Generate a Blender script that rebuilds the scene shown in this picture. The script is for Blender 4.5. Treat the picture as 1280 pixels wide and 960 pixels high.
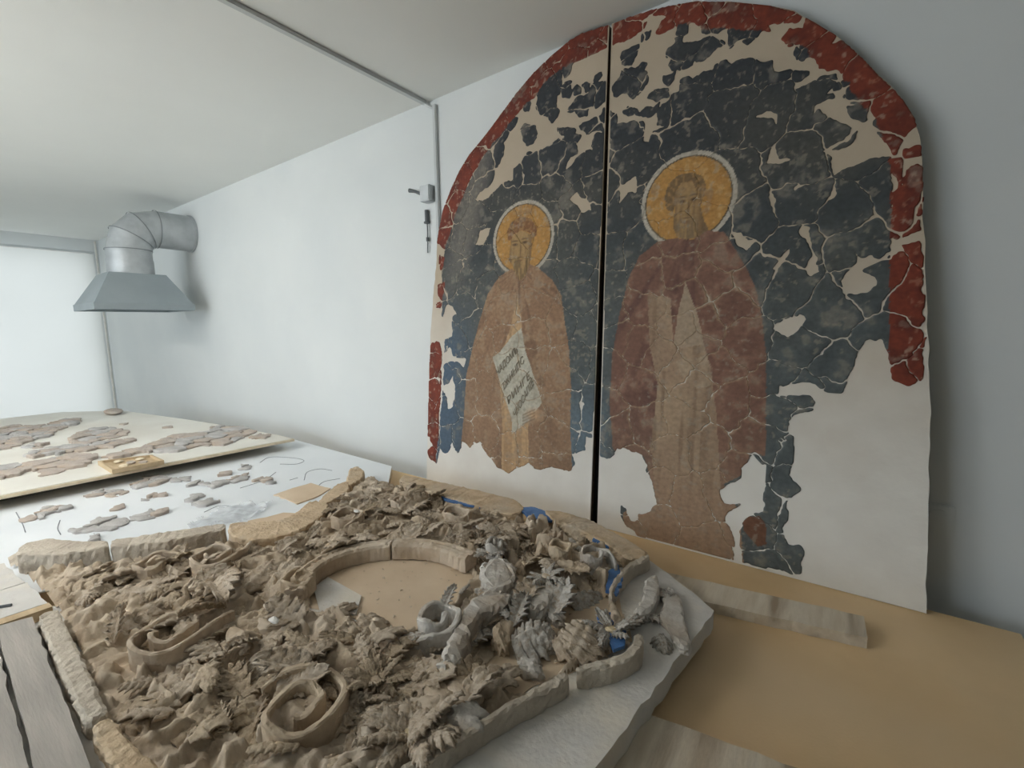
import bpy, bmesh, math, random
import numpy as np
from mathutils import Vector, Matrix

for o in list(bpy.data.objects):
    bpy.data.objects.remove(o, do_unlink=True)
scene = bpy.context.scene
col = scene.collection
PI = math.pi

# ------------------------------------------------------------------ camera
cam_data = bpy.data.cameras.new('camera')
cam_data.sensor_width = 36.0
cam_data.lens = 36.0 * 572.0 / 1280.0
cam_data.clip_start = 0.02
cam = bpy.data.objects.new('camera', cam_data)
col.objects.link(cam)
right = Vector((0.81130, 0.58444, -0.01469))
down = Vector((0.06301, -0.11239, -0.99166))
fwd = Vector((-0.58122, 0.80361, -0.12801))
M = Matrix((( right.x, -down.x, -fwd.x, 0.0), (right.y, -down.y, -fwd.y, 0.0),
            (right.z, -down.z, -fwd.z, 1.58), (0, 0, 0, 1)))
cam.matrix_world = M
scene.camera = cam

# ------------------------------------------------------------------ world and daylight
world = bpy.data.worlds.new('overcast_sky')
scene.world = world
world.use_nodes = True
bgn = world.node_tree.nodes['Background']
bgn.inputs[0].default_value = (0.80, 0.90, 1.0, 1)
bgn.inputs[1].default_value = 1.2

def window_light(name, loc, rot, sx, sy, energy, color):
    d = bpy.data.lights.new(name, 'AREA')
    d.shape = 'RECTANGLE'; d.size = sx; d.size_y = sy
    d.energy = energy; d.color = color
    o = bpy.data.objects.new(name, d); col.objects.link(o)
    o.location = loc; o.rotation_euler = rot
    return o
# daylight entering through the windows of the wall opposite the mural and of the far end wall
window_light('daylight_window', (-4.75, -3.13, 1.7), (PI/2, 0, 0), 1.65, 1.55, 26, (0.80, 0.91, 1.0))
window_light('daylight_window', (-2.65, -3.13, 1.7), (PI/2, 0, 0), 1.65, 1.55, 26, (0.80, 0.91, 1.0))
window_light('daylight_blind_window', (-7.97, 0.94, 1.45), (PI/2, 0, -PI/2), 1.5, 2.2, 6.5, (1.0, 0.97, 0.93))
FILL_LAMP = (34.0, 38.0)  # emission strengths of the two added fill lamps

vs = scene.view_settings
vs.view_transform = 'Standard'
vs.look = 'None'
vs.gamma = 1.0
vs.use_curve_mapping = False
vs.exposure = 0.27
# outlines in metres: (u, v) on the mural panels, (x, y) on the tables
OUTLINE = [(-1.776, -0.003), (-1.771, 0.112), (-1.766, 0.308), (-1.751, 0.782), (-1.734, 0.943), (-1.712, 1.128), (-1.707, 1.244), (-1.691, 1.321), (-1.664, 1.407), (-1.611, 1.499), (-1.554, 1.578), (-1.493, 1.636), (-1.401, 1.697), (-1.306, 1.771), (-1.228, 1.833), (-1.138, 1.891), (-1.049, 1.932), (-0.968, 1.96), (-0.914, 1.968), (-0.789, 1.957), (-0.71, 1.953), (-0.632, 1.946), (-0.547, 1.931), (-0.477, 1.913), (-0.379, 1.873), (-0.328, 1.849), (-0.258, 1.814), (-0.186, 1.768), (-0.126, 1.713), (-0.08, 1.665), (-0.041, 1.62), (-0.002, 1.567), (0.035, 1.512), (0.074, 1.46), (0.098, 1.421), (0.122, 1.371), (0.136, 1.317), (0.144, 1.26), (0.164, 1.044), (0.189, 0.782), (0.205, 0.606), (0.218, 0.382), (0.231, 0.154), (0.238, 0.011)]
SPLIT = [(-0.79, 1.969), (-0.789, 1.278), (-0.791, 0.587), (-0.794, -0.019)]
RED = [
    [(-1.696, 1.242), (-1.741, 1.335), (-1.713, 1.425), (-1.656, 1.519), (-1.533, 1.661), (-1.437, 1.725), (-1.337, 1.8), (-1.255, 1.864), (-1.161, 1.922), (-1.068, 1.963), (-0.983, 1.99), (-0.928, 1.997), (-0.799, 1.985), (-0.717, 1.98), (-0.637, 1.974), (-0.549, 1.957), (-0.477, 1.939), (-0.378, 1.898), (-0.325, 1.872), (-0.254, 1.835), (-0.181, 1.787), (-0.158, 1.762), (-0.168, 1.733), (-0.206, 1.745), (-0.26, 1.765), (-0.247, 1.734), (-0.272, 1.746), (-0.324, 1.769), (-0.375, 1.796), (-0.4, 1.8), (-0.449, 1.815), (-0.476, 1.846), (-0.503, 1.856), (-0.555, 1.859), (-0.602, 1.85), (-0.614, 1.862), (-0.592, 1.889), (-0.574, 1.909), (-0.64, 1.929), (-0.662, 1.893), (-0.704, 1.881), (-0.745, 1.878), (-0.786, 1.881), (-0.846, 1.876), (-0.915, 1.872), (-0.998, 1.869), (-1.069, 1.838), (-1.12, 1.802), (-1.197, 1.761), (-1.291, 1.702), (-1.358, 1.655), (-1.419, 1.601), (-1.501, 1.509), (-1.572, 1.393), (-1.614, 1.291), (-1.651, 1.21)],
    [(-0.155, 1.752), (-0.119, 1.726), (-0.072, 1.677), (-0.063, 1.66), (-0.092, 1.644), (-0.078, 1.63), (-0.044, 1.64), (-0.032, 1.631), (0.007, 1.577), (0.046, 1.521), (0.085, 1.467), (0.11, 1.428), (0.127, 1.38), (0.132, 1.358), (0.101, 1.338), (0.092, 1.314), (0.084, 1.282), (0.068, 1.316), (0.047, 1.368), (0.026, 1.413), (0.002, 1.45), (-0.023, 1.493), (-0.036, 1.524), (-0.058, 1.557), (-0.089, 1.567), (-0.11, 1.583), (-0.124, 1.617), (-0.142, 1.648), (-0.162, 1.664), (-0.198, 1.677), (-0.214, 1.699), (-0.192, 1.719), (-0.16, 1.71)],
    [(0.105, 1.301), (0.144, 1.301), (0.148, 1.274), (0.108, 1.274)],
    [(0.072, 1.28), (0.102, 1.276), (0.108, 1.236), (0.1, 1.194), (0.082, 1.182), (0.093, 1.149), (0.089, 1.071), (0.106, 1.051), (0.129, 1.07), (0.152, 1.076), (0.153, 1.256), (0.124, 1.247), (0.109, 1.214), (0.113, 1.181), (0.121, 1.158)],
    [(0.154, 1.045), (0.121, 1.032), (0.103, 1.003), (0.094, 0.974), (0.108, 0.736), (0.115, 0.686), (0.126, 0.659), (0.154, 0.647), (0.181, 0.662), (0.185, 0.689), (0.171, 0.87)],
    [(-1.739, 0.745), (-1.686, 0.746), (-1.669, 0.697), (-1.673, 0.532), (-1.683, 0.364), (-1.699, 0.192), (-1.711, 0.117), (-1.759, 0.131), (-1.765, 0.174), (-1.729, 0.205), (-1.753, 0.244), (-1.765, 0.247), (-1.767, 0.526), (-1.75, 0.712)],
    [(-1.69, 1.19), (-1.651, 1.17), (-1.656, 1.131), (-1.673, 1.113), (-1.69, 1.142)],
    [(-1.695, 1.038), (-1.644, 1.051), (-1.649, 1.0), (-1.671, 0.957), (-1.694, 0.982)],
    [(-1.705, 0.946), (-1.671, 0.949), (-1.677, 0.921), (-1.705, 0.926)]]
SLATE = [
    [(-1.705, 0.105), (-1.661, 0.449), (-1.646, 0.697), (-1.636, 0.839), (-1.665, 0.88), (-1.667, 1.14), (-1.625, 1.293), (-1.572, 1.393), (-1.491, 1.507), (-1.409, 1.599), (-1.349, 1.653), (-1.282, 1.699), (-1.247, 1.728), (-1.213, 1.729), (-1.221, 1.704), (-1.259, 1.68), (-1.29, 1.636), (-1.293, 1.585), (-1.333, 1.534), (-1.355, 1.481), (-1.407, 1.455), (-1.445, 1.443), (-1.455, 1.416), (-1.406, 1.404), (-1.368, 1.416), (-1.308, 1.458), (-1.255, 1.469), (-1.233, 1.469), (-1.234, 1.514), (-1.2, 1.537), (-1.154, 1.568), (-1.085, 1.565), (-1.038, 1.577), (-1.0, 1.594), (-0.955, 1.57), (-0.917, 1.543), (-0.917, 1.518), (-0.953, 1.507), (-0.967, 1.482), (-0.973, 1.451), (-0.951, 1.46), (-0.923, 1.494), (-0.87, 1.517), (-0.849, 1.503), (-0.85, 1.534), (-0.848, 1.563), (-0.828, 1.573), (-0.814, 1.561), (-0.791, 1.579), (-0.749, 1.583), (-0.654, 1.57), (-0.641, 1.533), (-0.648, 1.495), (-0.621, 1.486), (-0.613, 1.521), (-0.556, 1.526), (-0.594, 1.544), (-0.593, 1.593), (-0.568, 1.611), (-0.547, 1.632), (-0.519, 1.637), (-0.518, 1.672), (-0.494, 1.675), (-0.478, 1.662), (-0.442, 1.674), (-0.411, 1.669), (-0.409, 1.681), (-0.379, 1.687), (-0.354, 1.674), (-0.33, 1.676), (-0.295, 1.667), (-0.271, 1.644), (-0.237, 1.638), (-0.229, 1.609), (-0.191, 1.595), (-0.134, 1.579), (-0.137, 1.568), (-0.174, 1.559), (-0.177, 1.539), (-0.154, 1.508), (-0.12, 1.489), (-0.069, 1.495), (-0.067, 1.486), (-0.111, 1.475), (-0.117, 1.468), (-0.121, 1.434), (-0.102, 1.457), (-0.072, 1.421), (-0.038, 1.401), (-0.012, 1.379), (0.002, 1.357), (0.075, 1.279), (0.117, 0.691), (0.003, 0.589), (-0.044, 0.535), (-0.065, 0.013), (-0.724, -0.062), (-0.798, 0.19), (-0.954, 0.125), (-1.402, 0.076)],
    [(-0.998, 1.869), (-0.95, 1.866), (-0.963, 1.833), (-0.985, 1.825)],
    [(-1.12, 1.812), (-1.069, 1.844), (-1.009, 1.869), (-0.997, 1.844), (-0.998, 1.77), (-1.021, 1.763), (-1.027, 1.727), (-1.008, 1.703), (-1.018, 1.674), (-1.041, 1.658), (-1.065, 1.7), (-1.097, 1.708), (-1.122, 1.741), (-1.115, 1.778)],
    [(-0.999, 1.788), (-0.985, 1.809), (-0.955, 1.8), (-0.95, 1.762), (-0.96, 1.74), (-0.994, 1.75)],
    [(-0.947, 1.767), (-0.929, 1.78), (-0.907, 1.761), (-0.91, 1.738), (-0.939, 1.74)],
    [(-0.904, 1.772), (-0.887, 1.779), (-0.869, 1.771), (-0.872, 1.744), (-0.889, 1.74)],
    [(-0.859, 1.77), (-0.849, 1.791), (-0.826, 1.799), (-0.822, 1.78), (-0.838, 1.761)],
    [(-0.97, 1.687), (-0.931, 1.728), (-0.878, 1.731), (-0.855, 1.763), (-0.804, 1.754), (-0.798, 1.685), (-0.838, 1.669), (-0.869, 1.678), (-0.882, 1.651), (-0.911, 1.655), (-0.936, 1.678)],
    [(-0.913, 1.613), (-0.861, 1.63), (-0.816, 1.633), (-0.817, 1.657), (-0.794, 1.657), (-0.749, 1.604), (-0.755, 1.579), (-0.794, 1.565), (-0.835, 1.584), (-0.873, 1.578)],
    [(-1.199, 1.675), (-1.178, 1.693), (-1.124, 1.673), (-1.107, 1.639), (-1.13, 1.602), (-1.159, 1.599), (-1.185, 1.625)],
    [(-1.013, 1.638), (-0.927, 1.61), (-0.934, 1.59), (-0.901, 1.576), (-0.925, 1.554), (-0.947, 1.569), (-1.005, 1.614)],
    [(-1.189, 1.779), (-1.147, 1.777), (-1.155, 1.743), (-1.18, 1.743)],
    [(-0.741, 1.792), (-0.743, 1.838), (-0.678, 1.844), (-0.672, 1.836), (-0.703, 1.782)],
    [(-0.67, 1.852), (-0.662, 1.879), (-0.632, 1.874), (-0.637, 1.849)],
    [(-0.749, 1.751), (-0.74, 1.769), (-0.703, 1.774), (-0.69, 1.753), (-0.663, 1.775), (-0.642, 1.771), (-0.656, 1.748), (-0.641, 1.731), (-0.639, 1.695), (-0.665, 1.672), (-0.692, 1.66), (-0.718, 1.687), (-0.766, 1.69), (-0.78, 1.717)],
    [(-0.576, 1.768), (-0.571, 1.796), (-0.541, 1.801), (-0.481, 1.78), (-0.437, 1.783), (-0.383, 1.754), (-0.377, 1.739), (-0.402, 1.738), (-0.438, 1.712), (-0.467, 1.713), (-0.473, 1.728), (-0.477, 1.709), (-0.517, 1.703), (-0.548, 1.713), (-0.563, 1.734), (-0.55, 1.754)],
    [(-0.543, 1.855), (-0.503, 1.856), (-0.501, 1.816), (-0.522, 1.813), (-0.524, 1.796), (-0.541, 1.807)],
    [(-0.457, 1.821), (-0.375, 1.796), (-0.399, 1.785), (-0.448, 1.802)],
    [(-0.372, 1.787), (-0.348, 1.776), (-0.346, 1.746), (-0.364, 1.72), (-0.37, 1.742)],
    [(-0.348, 1.776), (-0.272, 1.748), (-0.285, 1.729), (-0.309, 1.718), (-0.341, 1.741)],
    [(-0.584, 1.703), (-0.542, 1.706), (-0.541, 1.681), (-0.559, 1.663), (-0.577, 1.676)],
    [(-0.634, 1.646), (-0.608, 1.669), (-0.559, 1.652), (-0.558, 1.63), (-0.606, 1.627)],
    [(-0.725, 1.623), (-0.71, 1.636), (-0.681, 1.623), (-0.662, 1.601), (-0.638, 1.614), (-0.617, 1.605), (-0.589, 1.622), (-0.593, 1.585), (-0.631, 1.578), (-0.677, 1.599), (-0.711, 1.599)],
    [(-0.178, 1.525), (-0.156, 1.537), (-0.12, 1.545), (-0.091, 1.558), (-0.07, 1.547), (-0.065, 1.526), (-0.077, 1.505), (-0.108, 1.491), (-0.143, 1.491), (-0.171, 1.509)],
    [(-0.065, 1.523), (-0.044, 1.53), (-0.028, 1.512), (-0.045, 1.506), (-0.066, 1.506)],
    [(-0.172, 1.663), (-0.146, 1.65), (-0.135, 1.627), (-0.152, 1.615), (-0.17, 1.625), (-0.175, 1.641)],
    [(-0.033, 1.445), (-0.003, 1.441), (0.016, 1.42), (0.02, 1.397), (0.005, 1.392), (-0.02, 1.412)],
    [(0.03, 1.399), (0.056, 1.366), (0.063, 1.332), (0.039, 1.344)],
    [(-0.049, 1.483), (-0.035, 1.505), (-0.01, 1.458), (0.002, 1.444), (-0.028, 1.457)],
    [(-0.042, 1.257), (-0.028, 1.27), (0.002, 1.277), (0.038, 1.283), (0.077, 1.281), (0.081, 1.176), (-0.015, 1.18)]]
BARE = [
    [(-0.954, 1.336), (-0.911, 1.364), (-0.892, 1.335), (-0.849, 1.313), (-0.844, 1.281), (-0.89, 1.275), (-0.909, 1.303)],
    [(-1.423, 1.275), (-1.351, 1.283), (-1.369, 1.239), (-1.402, 1.202), (-1.452, 1.208)],
    [(-0.736, 1.345), (-0.665, 1.381), (-0.656, 1.313), (-0.696, 1.317), (-0.73, 1.281)],
    [(-0.335, 1.132), (-0.296, 1.127), (-0.275, 1.093), (-0.245, 1.1), (-0.273, 1.059), (-0.305, 1.078)],
    [(-0.301, 1.486), (-0.229, 1.494), (-0.212, 1.477), (-0.216, 1.435), (-0.231, 1.463), (-0.271, 1.478)],
    [(-0.219, 1.394), (-0.198, 1.341), (-0.156, 1.329), (-0.197, 1.318), (-0.235, 1.329), (-0.23, 1.36)],
    [(-0.008, 1.371), (-0.01, 1.342), (-0.034, 1.335), (-0.073, 1.339), (-0.087, 1.337), (-0.067, 1.305), (-0.053, 1.268), (-0.051, 1.244), (-0.064, 1.2), (-0.08, 1.168), (-0.065, 1.179), (-0.046, 1.195), (-0.042, 1.213), (-0.05, 1.251), (-0.028, 1.27), (0.002, 1.277), (0.034, 1.288), (0.072, 1.282), (0.08, 1.291), (0.057, 1.34), (0.027, 1.395), (0.015, 1.388), (-0.009, 1.394)],
    [(-0.125, 1.127), (-0.108, 1.119), (-0.094, 1.05), (-0.074, 1.0), (-0.073, 0.976), (-0.094, 0.954), (-0.113, 0.987), (-0.1, 1.02), (-0.097, 1.031), (-0.118, 1.08), (-0.139, 1.102)],
    [(-0.15, 1.071), (-0.16, 1.03), (-0.178, 0.994), (-0.202, 0.991), (-0.184, 1.028)],
    [(0.004, 1.045), (0.026, 1.012), (0.05, 1.019), (0.069, 1.004), (0.091, 1.026), (0.093, 0.995), (0.07, 0.99), (0.037, 0.968), (0.069, 0.942), (0.067, 0.924), (0.052, 0.909), (-0.009, 0.903), (-0.019, 0.944), (-0.007, 0.973), (0.014, 1.0)],
    [(-0.191, 0.802), (-0.173, 0.827), (-0.117, 0.849), (-0.091, 0.833), (-0.114, 0.797), (-0.145, 0.769), (-0.161, 0.779)],
    [(-1.637, 0.939), (-1.593, 0.93), (-1.561, 0.889), (-1.598, 0.874), (-1.592, 0.779), (-1.636, 0.758), (-1.664, 0.778), (-1.659, 0.88)],
    [(-1.608, 0.73), (-1.58, 0.679), (-1.5, 0.669), (-1.515, 0.621), (-1.568, 0.651), (-1.646, 0.636), (-1.674, 0.664)],
    [(-1.679, 0.523), (-1.622, 0.535), (-1.59, 0.585), (-1.567, 0.498), (-1.588, 0.415), (-1.621, 0.403), (-1.633, 0.472)],
    [(-1.705, 0.105), (-1.676, 0.195), (-1.641, 0.175), (-1.608, 0.197), (-1.591, 0.245), (-1.569, 0.199), (-1.541, 0.186), (-1.526, 0.254), (-1.494, 0.25), (-1.467, 0.226), (-1.447, 0.257), (-1.406, 0.267), (-1.375, 0.224), (-1.33, 0.192), (-1.3, 0.161), (-1.262, 0.153), (-1.229, 0.143), (-1.188, 0.173), (-1.14, 0.196), (-1.119, 0.215), (-1.088, 0.187), (-1.058, 0.188), (-0.997, 0.213), (-0.933, 0.21), (-0.902, 0.209), (-0.892, 0.248), (-0.912, 0.286), (-0.882, 0.291), (-0.842, 0.311), (-0.84, 0.368), (-0.811, 0.362), (-0.81, 0.422), (-0.778, 0.426), (-0.811, -0.155), (-1.794, -0.176)],
    [(-0.804, 0.373), (-0.769, 0.295), (-0.738, 0.287), (-0.711, 0.314), (-0.702, 0.338), (-0.666, 0.346), (-0.64, 0.335), (-0.595, 0.332), (-0.577, 0.279), (-0.556, 0.23), (-0.539, 0.183), (-0.534, 0.147), (-0.56, 0.11), (-0.597, 0.085), (-0.609, 0.06), (-0.638, 0.06), (-0.653, 0.101), (-0.676, 0.112), (-0.675, 0.077), (-0.657, 0.042), (-0.61, 0.021), (-0.593, -0.013), (-0.812, -0.017)],
    [(0.206, 0.65), (0.187, 0.671), (0.181, 0.653), (0.155, 0.645), (0.126, 0.659), (0.113, 0.686), (0.115, 0.718), (0.1, 0.748), (0.085, 0.782), (0.075, 0.77), (0.06, 0.777), (0.033, 0.735), (0.031, 0.699), (0.018, 0.663), (0.006, 0.611), (-0.018, 0.609), (-0.049, 0.619), (-0.064, 0.638), (-0.124, 0.635), (-0.163, 0.622), (-0.161, 0.588), (-0.1, 0.596), (-0.074, 0.597), (-0.057, 0.579), (-0.072, 0.55), (-0.117, 0.527), (-0.131, 0.5), (-0.114, 0.463), (-0.106, 0.399), (-0.118, 0.345), (-0.105, 0.321), (-0.078, 0.295), (-0.102, 0.269), (-0.118, 0.234), (-0.111, 0.187), (-0.123, 0.158), (-0.106, 0.108), (-0.071, 0.113), (-0.036, 0.096), (-0.029, 0.056), (-0.049, 0.039), (-0.059, 0.02), (-0.11, 0.015), (-0.156, 0.017), (-0.167, -0.003), (-0.191, 0.001), (-0.228, 0.018), (-0.236, -0.07), (-0.059, -0.092), (0.255, -0.049)],
    [(-0.299, 0.264), (-0.251, 0.307), (-0.258, 0.334), (-0.235, 0.36), (-0.219, 0.39), (-0.194, 0.364), (-0.181, 0.369), (-0.177, 0.307), (-0.176, 0.24), (-0.178, 0.199), (-0.213, 0.177), (-0.236, 0.152), (-0.244, 0.07), (-0.235, 0.045), (-0.237, -0.042), (-0.262, -0.006), (-0.261, 0.066), (-0.279, 0.118), (-0.298, 0.148), (-0.287, 0.173), (-0.251, 0.21), (-0.276, 0.204), (-0.307, 0.203), (-0.317, 0.247)]]
REG = {'robeL': [(-1.232, 1.081), (-1.304, 1.051), (-1.369, 0.974), (-1.416, 0.855), (-1.454, 0.74), (-1.498, 0.582), (-1.511, 0.382), (-1.531, 0.217), (-1.454, 0.066), (-1.266, 0.102), (-0.893, 0.172), (-0.912, 0.376), (-0.915, 0.58), (-0.927, 0.713), (-0.954, 0.847), (-0.972, 0.947), (-1.021, 1.017), (-1.095, 1.076), (-1.137, 1.094), (-1.187, 1.032)], 'tunicL': [(-1.198, 0.951), (-1.235, 0.816), (-1.278, 0.705), (-1.289, 0.556), (-1.271, 0.369), (-1.27, 0.101), (-1.112, 0.131), (-1.126, 0.349), (-1.113, 0.495), (-1.157, 0.672), (-1.174, 0.851)], 'scrollL': [(-1.335, 0.678), (-1.292, 0.705), (-1.225, 0.779), (-1.173, 0.815), (-1.149, 0.715), (-1.054, 0.49), (-1.119, 0.404), (-1.215, 0.327), (-1.216, 0.394), (-1.255, 0.483)], 'hairL': [(-1.258, 1.211), (-1.263, 1.254), (-1.237, 1.289), (-1.185, 1.303), (-1.134, 1.288), (-1.104, 1.247), (-1.103, 1.213), (-1.128, 1.196), (-1.133, 1.224), (-1.184, 1.247), (-1.227, 1.228), (-1.24, 1.202)], 'faceL': [(-1.24, 1.202), (-1.227, 1.232), (-1.184, 1.244), (-1.132, 1.22), (-1.127, 1.175), (-1.13, 1.121), (-1.141, 1.08), (-1.162, 1.044), (-1.187, 1.024), (-1.214, 1.058), (-1.233, 1.102), (-1.251, 1.118)], 'neckL': [(-1.233, 1.088), (-1.187, 1.021), (-1.146, 1.081), (-1.162, 1.044), (-1.186, 0.993)], 'robeR': [(-0.575, 1.125), (-0.64, 1.08), (-0.683, 0.994), (-0.71, 0.873), (-0.734, 0.718), (-0.74, 0.527), (-0.719, 0.335), (-0.698, 0.319), (-0.591, 0.323), (-0.539, 0.177), (-0.662, 0.086), (-0.667, -0.112), (-0.225, -0.038), (-0.25, 0.182), (-0.305, 0.269), (-0.252, 0.31), (-0.225, 0.394), (-0.184, 0.387), (-0.195, 0.625), (-0.203, 0.729), (-0.218, 0.833), (-0.243, 0.938), (-0.283, 1.019), (-0.323, 1.088), (-0.35, 1.131), (-0.402, 1.143), (-0.453, 1.117), (-0.509, 1.129)], 'triR': [(-0.468, 0.971), (-0.488, 0.867), (-0.5, 0.752), (-0.471, 0.735), (-0.395, 0.753), (-0.415, 0.837)], 'tanR': [(-0.603, 0.935), (-0.519, 0.92), (-0.5, 0.752), (-0.395, 0.753), (-0.37, 0.67), (-0.34, 0.504), (-0.318, 0.281), (-0.283, 0.002), (-0.667, -0.112), (-0.629, 0.094), (-0.539, 0.177), (-0.565, 0.358), (-0.552, 0.602), (-0.588, 0.751)], 'hairR': [(-0.548, 1.235), (-0.556, 1.284), (-0.544, 1.324), (-0.511, 1.348), (-0.465, 1.35), (-0.429, 1.33), (-0.415, 1.295), (-0.421, 1.258), (-0.43, 1.233), (-0.437, 1.261), (-0.46, 1.314), (-0.499, 1.321), (-0.517, 1.291), (-0.517, 1.242), (-0.525, 1.22)], 'faceR': [(-0.517, 1.23), (-0.519, 1.286), (-0.499, 1.321), (-0.46, 1.314), (-0.437, 1.267), (-0.43, 1.228), (-0.417, 1.18), (-0.399, 1.143), (-0.435, 1.125), (-0.473, 1.119), (-0.507, 1.134), (-0.522, 1.167)], 'handsR': [(-0.488, 0.688), (-0.461, 0.706), (-0.425, 0.696), (-0.388, 0.714), (-0.359, 0.665), (-0.367, 0.609), (-0.409, 0.594), (-0.466, 0.637)], 'brown': [(-0.24, 0.15), (-0.222, 0.172), (-0.189, 0.182), (-0.171, 0.159), (-0.165, 0.092), (-0.188, 0.075), (-0.213, 0.101), (-0.234, 0.124)]}
PTS = {'haloL': [(-1.171, 1.225), (-1.345, 1.203), (-1.015, 1.215), (-1.166, 1.368)], 'haloR': [(-0.469, 1.269), (-0.638, 1.249), (-0.318, 1.269), (-0.429, 1.417), (-0.591, 1.153)], 'txt': [(-1.304, 0.593), (-1.188, 0.707), (-1.265, 0.527), (-1.152, 0.665), (-1.236, 0.466), (-1.116, 0.595), (-1.199, 0.403), (-1.098, 0.568)], 'eyesL': [(-1.217, 1.185), (-1.165, 1.19)], 'eyesR': [(-0.493, 1.254), (-0.455, 1.256)], 'neckR': [(-0.451, 1.122)], 'neckL': [(-1.187, 1.028)], 'hand': [(-1.094, 0.432)]}
RIM = [
    [(-2.126, 0.187), (-1.993, 0.271), (-1.931, 0.377), (-1.994, 0.39), (-2.067, 0.333), (-2.195, 0.275), (-2.2, 0.209)],
    [(-1.929, 0.379), (-1.817, 0.495), (-1.75, 0.658), (-1.812, 0.681), (-1.906, 0.522), (-1.99, 0.399)],
    [(-1.738, 0.659), (-1.668, 0.645), (-1.596, 0.665), (-1.534, 0.729), (-1.513, 0.802), (-1.547, 0.884), (-1.591, 0.961), (-1.648, 1.001), (-1.718, 1.005), (-1.744, 0.967), (-1.682, 0.882), (-1.66, 0.808), (-1.746, 0.733), (-1.794, 0.693)],
    [(-1.715, 0.996), (-1.656, 0.995), (-1.688, 1.079), (-1.721, 1.148), (-1.835, 1.223), (-1.836, 1.157), (-1.763, 1.051)],
    [(-1.854, 1.224), (-1.765, 1.179), (-1.803, 1.271), (-1.893, 1.355), (-1.992, 1.384), (-1.984, 1.327)],
    [(-1.639, 1.352), (-1.292, 1.32), (-0.967, 1.325), (-0.954, 1.369), (-0.977, 1.419), (-1.046, 1.463), (-1.234, 1.459), (-1.483, 1.442), (-1.68, 1.422)],
    [(-0.898, 1.434), (-0.84, 1.463), (-0.7, 1.452), (-0.547, 1.388), (-0.45, 1.336), (-0.448, 1.296), (-0.485, 1.254), (-0.524, 1.286), (-0.592, 1.317), (-0.7, 1.358), (-0.821, 1.371)],
    [(-0.45, 1.336), (-0.432, 1.307), (-0.461, 1.225), (-0.462, 1.137), (-0.447, 1.055), (-0.464, 1.057), (-0.481, 1.139), (-0.481, 1.239), (-0.464, 1.297)],
    [(-0.335, 0.964), (-0.317, 0.93), (-0.314, 0.893), (-0.326, 0.853), (-0.348, 0.821), (-0.384, 0.783), (-0.403, 0.759), (-0.415, 0.775), (-0.398, 0.803), (-0.364, 0.838), (-0.342, 0.88), (-0.339, 0.925), (-0.356, 0.953)],
    [(-0.415, 0.761), (-0.404, 0.748), (-0.421, 0.701), (-0.451, 0.633), (-0.47, 0.585), (-0.485, 0.535), (-0.498, 0.492), (-0.507, 0.461), (-0.53, 0.412), (-0.547, 0.413), (-0.529, 0.463), (-0.514, 0.505), (-0.493, 0.567), (-0.471, 0.635), (-0.442, 0.706), (-0.426, 0.758)]]
RIM_SIDE = [
    [(-1.61, 0.162), (-1.605, 0.198), (-1.335, 0.19), (-1.072, 0.178), (-1.064, 0.167), (-1.072, 0.147), (-1.252, 0.149)],
    [(-1.067, 0.148), (-1.063, 0.178), (-0.962, 0.184), (-0.846, 0.195), (-0.888, 0.15)]]
FIELD = [(-2.026, 0.184), (-1.861, 0.367), (-1.679, 0.635), (-1.528, 0.723), (-1.582, 0.92), (-1.765, 1.19), (-1.867, 1.363), (-1.631, 1.354), (-0.98, 1.342), (-0.828, 1.384), (-0.54, 1.295), (-0.462, 1.11), (-0.354, 0.95), (-0.409, 0.835), (-0.442, 0.769), (-0.537, 0.489), (-0.585, 0.333), (-0.846, 0.187), (-1.139, 0.161), (-1.643, 0.203), (-1.819, 0.205)]
VOIDS = [
    [(-1.112, 0.595), (-1.215, 0.638), (-1.277, 0.787), (-1.155, 0.945), (-0.981, 1.05), (-0.853, 0.962), (-0.804, 0.807), (-0.801, 0.693), (-0.946, 0.637)],
    [(-0.891, 1.037), (-0.748, 1.06), (-0.606, 1.055), (-0.474, 1.085), (-0.433, 0.947), (-0.482, 0.896), (-0.56, 0.895), (-0.641, 0.871), (-0.738, 0.895)],
    [(-0.592, 0.803), (-0.521, 0.869), (-0.441, 0.858), (-0.454, 0.79), (-0.491, 0.692), (-0.538, 0.645), (-0.589, 0.682)]]
STEMS = [
    [(-0.634, 0.597), (-0.666, 0.661), (-0.699, 0.733), (-0.725, 0.808), (-0.716, 0.862), (-0.646, 0.887), (-0.64, 0.838), (-0.666, 0.785), (-0.64, 0.711), (-0.603, 0.628), (-0.603, 0.591)],
    [(-0.821, 0.962), (-0.813, 1.037), (-0.734, 1.022), (-0.676, 0.929), (-0.696, 0.871), (-0.757, 0.893)],
    [(-0.624, 0.902), (-0.636, 0.985), (-0.621, 1.045), (-0.574, 0.999), (-0.563, 0.919), (-0.581, 0.874)],
    [(-0.718, 0.619), (-0.727, 0.583), (-0.735, 0.526), (-0.7, 0.519), (-0.674, 0.579), (-0.623, 0.593), (-0.659, 0.621)]]
MASS_OLD = [(-2.026, 0.184), (-1.861, 0.367), (-1.679, 0.635), (-1.528, 0.723), (-1.582, 0.92), (-1.765, 1.19), (-1.867, 1.363), (-1.631, 1.354), (-1.13, 1.332), (-0.828, 1.384), (-0.657, 1.247), (-0.806, 1.145), (-0.979, 1.151), (-1.128, 1.126), (-1.269, 1.007), (-1.356, 0.84), (-1.321, 0.705), (-1.209, 0.598), (-1.023, 0.523), (-0.963, 0.408), (-0.796, 0.471), (-0.672, 0.532), (-0.537, 0.489), (-0.585, 0.333), (-0.846, 0.187), (-1.139, 0.161), (-1.643, 0.203), (-1.819, 0.205)]
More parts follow.
